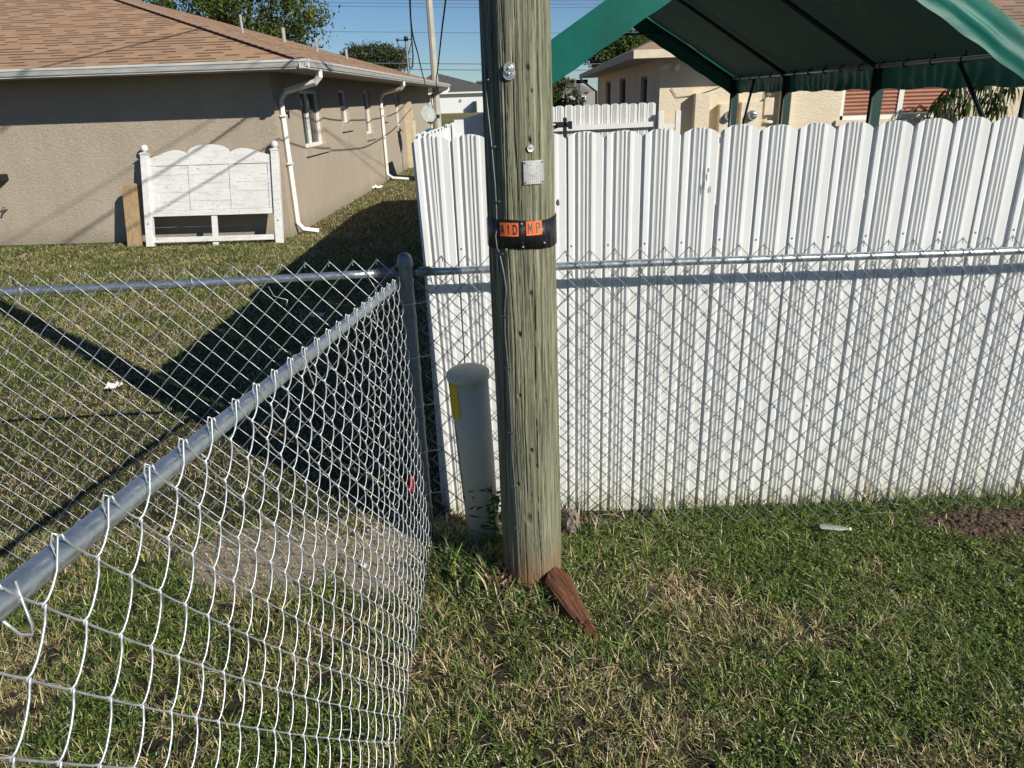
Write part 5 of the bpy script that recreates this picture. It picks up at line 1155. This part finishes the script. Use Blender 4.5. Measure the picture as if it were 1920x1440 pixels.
# a few leafy weeds beside the pedestal
wd_ = root('leafy_weed', (-.105, 2.86, 0), 'dark leafy weed growing between the pedestal and the pole', 'weed')
V = []; Fc = []; TC = []
for k in range(90):
    hx = -.105 + g.normal(0, .035); hy = 2.86 + g.normal(0, .03); hz = g.uniform(.03, .36) ; a = g.uniform(0, 2 * math.pi); L = g.uniform(.03, .07); sd = Vector((-math.sin(a), math.cos(a), .1)); dv = Vector((math.cos(a), math.sin(a), g.uniform(-.6, .5))); c = Vector((hx, hy, hz)); b0 = len(V)
    V += [c, c + dv * L * .5 + sd * L * .2, c + dv * L, c + dv * L * .5 - sd * L * .2]; Fc.append((b0, b0 + 1, b0 + 2, b0 + 3)); TC += [[.03 * g.uniform(.7, 1.6), .07 * g.uniform(.7, 1.6), .015, 1]] * 4
mesh_np('foliage', [tuple(v) for v in V], np.array(Fc), 'leaf', wd_, attrs={'tint': ('FLOAT_COLOR', TC)})
m = MB(); m.tube([(-.105, 2.86, 0), (-.10, 2.86, .2), (-.11, 2.85, .36)], .004, 5); m.build('stem', 'stem', wd_)

# ---------------------------------------------------------------- soil, gravel, litter
def lumps(name, mat, n, xr, yr, sr, seed, kind='stuff', dens=None):
    g = np.random.default_rng(seed); m = MB(); c = 0
    while c < n:
        x = g.uniform(*xr); y = g.uniform(*yr)
        if dens is not None and g.random() > dens(x, y): continue
        s = g.uniform(*sr) * g.uniform(.5, 1); z = float(gz(x, y)) + s * .3; b = len(m.v)
        m.sphere((x, y, z), s, 6, 4, (g.uniform(.7, 1.3), g.uniform(.7, 1.3), g.uniform(.4, .8)))
        for i in range(b, len(m.v)): v = m.v[i]; m.v[i] = (v[0] + g.normal() * s * .18, v[1] + g.normal() * s * .18, v[2] + g.normal() * s * .14)
        c += 1
    return tag(m.build(name, mat), kind=kind)
el = lambda cx, cy, rx, ry: (lambda x, y: 1.0 if ((x - cx) / rx) ** 2 + ((y - cy) / ry) ** 2 < 1 else 0.0)
lumps('soil_crumbs', 'soil', 2600, (1.85, 2.7), (2.70, 3.12), (.002, .02), 61, dens=el(2.25, 2.92, .38, .17))
lumps('gravel', 'pebble', 420, (-1.7, -.35), (2.5, 3.25), (.002, .009), 62, dens=lambda x, y: max(el(-1.15, 2.9, .45, .32)(x, y), el(-.62, 2.85, .28, .35)(x, y)))
lumps('leaf_litter', 'mulch', 500, (-.25, .0), (2.45, 2.95), (.002, .009), 63)
lumps('fence_foot_debris', 'mulch', 350, (.15, 1.3), (3.08, 3.19), (.004, .014), 64)
# grey bark lump to the right of the pole
m = MB(); m.sphere((.262, 3.0, .06), .055, 14, 10, (.65, .6, 1.5)); gg = random.Random(4); m.v = [(x + gg.gauss(0, .005), y + gg.gauss(0, .005), z + gg.gauss(0, .006)) for x, y, z in m.v]
tag(m.build('bark_lump', 'rock', None, origin=(.262, 3.0, 0)), 'small grey rotten stump of wood just right of the pole foot', 'wood')
def crumple(name, mat, c, s, seed, label, cat, flat=.5, group=None):
    g = random.Random(seed); n = 7; vs = [(c[0] + (i / n - .5) * s[0] + g.gauss(0, s[0] * .05), c[1] + (j / n - .5) * s[1] + g.gauss(0, s[1] * .05), c[2] + .012 + abs(g.gauss(0, s[2]))) for i in range(n + 1) for j in range(n + 1)]
    m = MB(); m.add(vs, [(i * (n + 1) + j, (i + 1) * (n + 1) + j, (i + 1) * (n + 1) + j + 1, i * (n + 1) + j + 1) for i in range(n) for j in range(n)])
    o = m.build(name, mat, None, origin=tuple(c)); md = o.modifiers.new('s', 'SOLIDIFY'); md.thickness = .0015; return tag(o, label, cat, group)
crumple('paper_scrap', 'paper', (-3.02, 5.16, .02), (.10, .11, .014), 1, 'crumpled white paper scrap on the sunny part of the left lawn', 'litter')
crumple('paper_scrap', 'paper', (-1.9, 6.95, .02), (.13, .09, .014), 2, 'white paper scrap lying in the shade of the fence', 'litter')
crumple('paper_scrap', 'paper', (-3.18, 18.4, .02), (.3, .3, .03), 3, 'white scrap by the wall near the second downspout', 'litter')
crumple('plastic_scrap', 'bottleplastic' if 'bottleplastic' in MT else 'paper', (-.70, 2.78, .0), (.02, .03, .006), 4, 'tiny orange-white scrap on the sandy patch', 'litter')
def bottle():
    MT['clear'] = mk('clear_plastic')[0]; p = MT['clear'].node_tree.nodes['Principled BSDF']; p.inputs['Transmission Weight'].default_value = .75; p.inputs['Roughness'].default_value = .18; p.inputs['Base Color'].default_value = (.75, .8, .74, 1)
    m = MB(); c = Vector((1.43, 2.93, .045)); d = Vector((1, -.25, 0)).normalized(); prof = [(.001, 0), (.024, .002), (.026, .02), (.023, .03), (.026, .04), (.023, .05), (.026, .06), (.026, .10), (.02, .125), (.011, .145), (.011, .16)]
    m.lathe(c, prof, 16, axis=d); o = root('plastic_bottle', tuple(c), 'flattened clear plastic bottle lying in the grass near the chain link', 'bottle')
    m.v = [(1.43 + (x - 1.43) * .8, 2.93 + (y - 2.93) * .8, .045 + (z - .045) * .35) for x, y, z in m.v]; m.build('body', 'clear', o, smooth=True)
    MB().lathe(c + d * .128, [(.008, 0), (.008, .010), (.002, .011)], 12, axis=d).build('cap', 'white', o)
bottle()
# red marker flag on a thin wire by the corner post
fg = root('marker_flag', (-.545, 3.38, 0), 'small red marker flag on a wire stake behind the corner post', 'flag')
MB().tube([(-.53, 3.38, 0), (-.53, 3.38, .13)], .0015, 5).build('stake', 'galvdark', fg)
m = MB(); n = 6; vs = [(-.53 - .055 * i / n, 3.38 + .012 * math.sin(i * 1.4), .13 - .10 * j / n + .014 * math.sin(i * .9 + j)) for i in range(n + 1) for j in range(n + 1)]
m.add(vs, [(i * 7 + j, (i + 1) * 7 + j, (i + 1) * 7 + j + 1, i * 7 + j + 1) for i in range(n) for j in range(n)]); m.build('flag_cloth', 'red', fg)
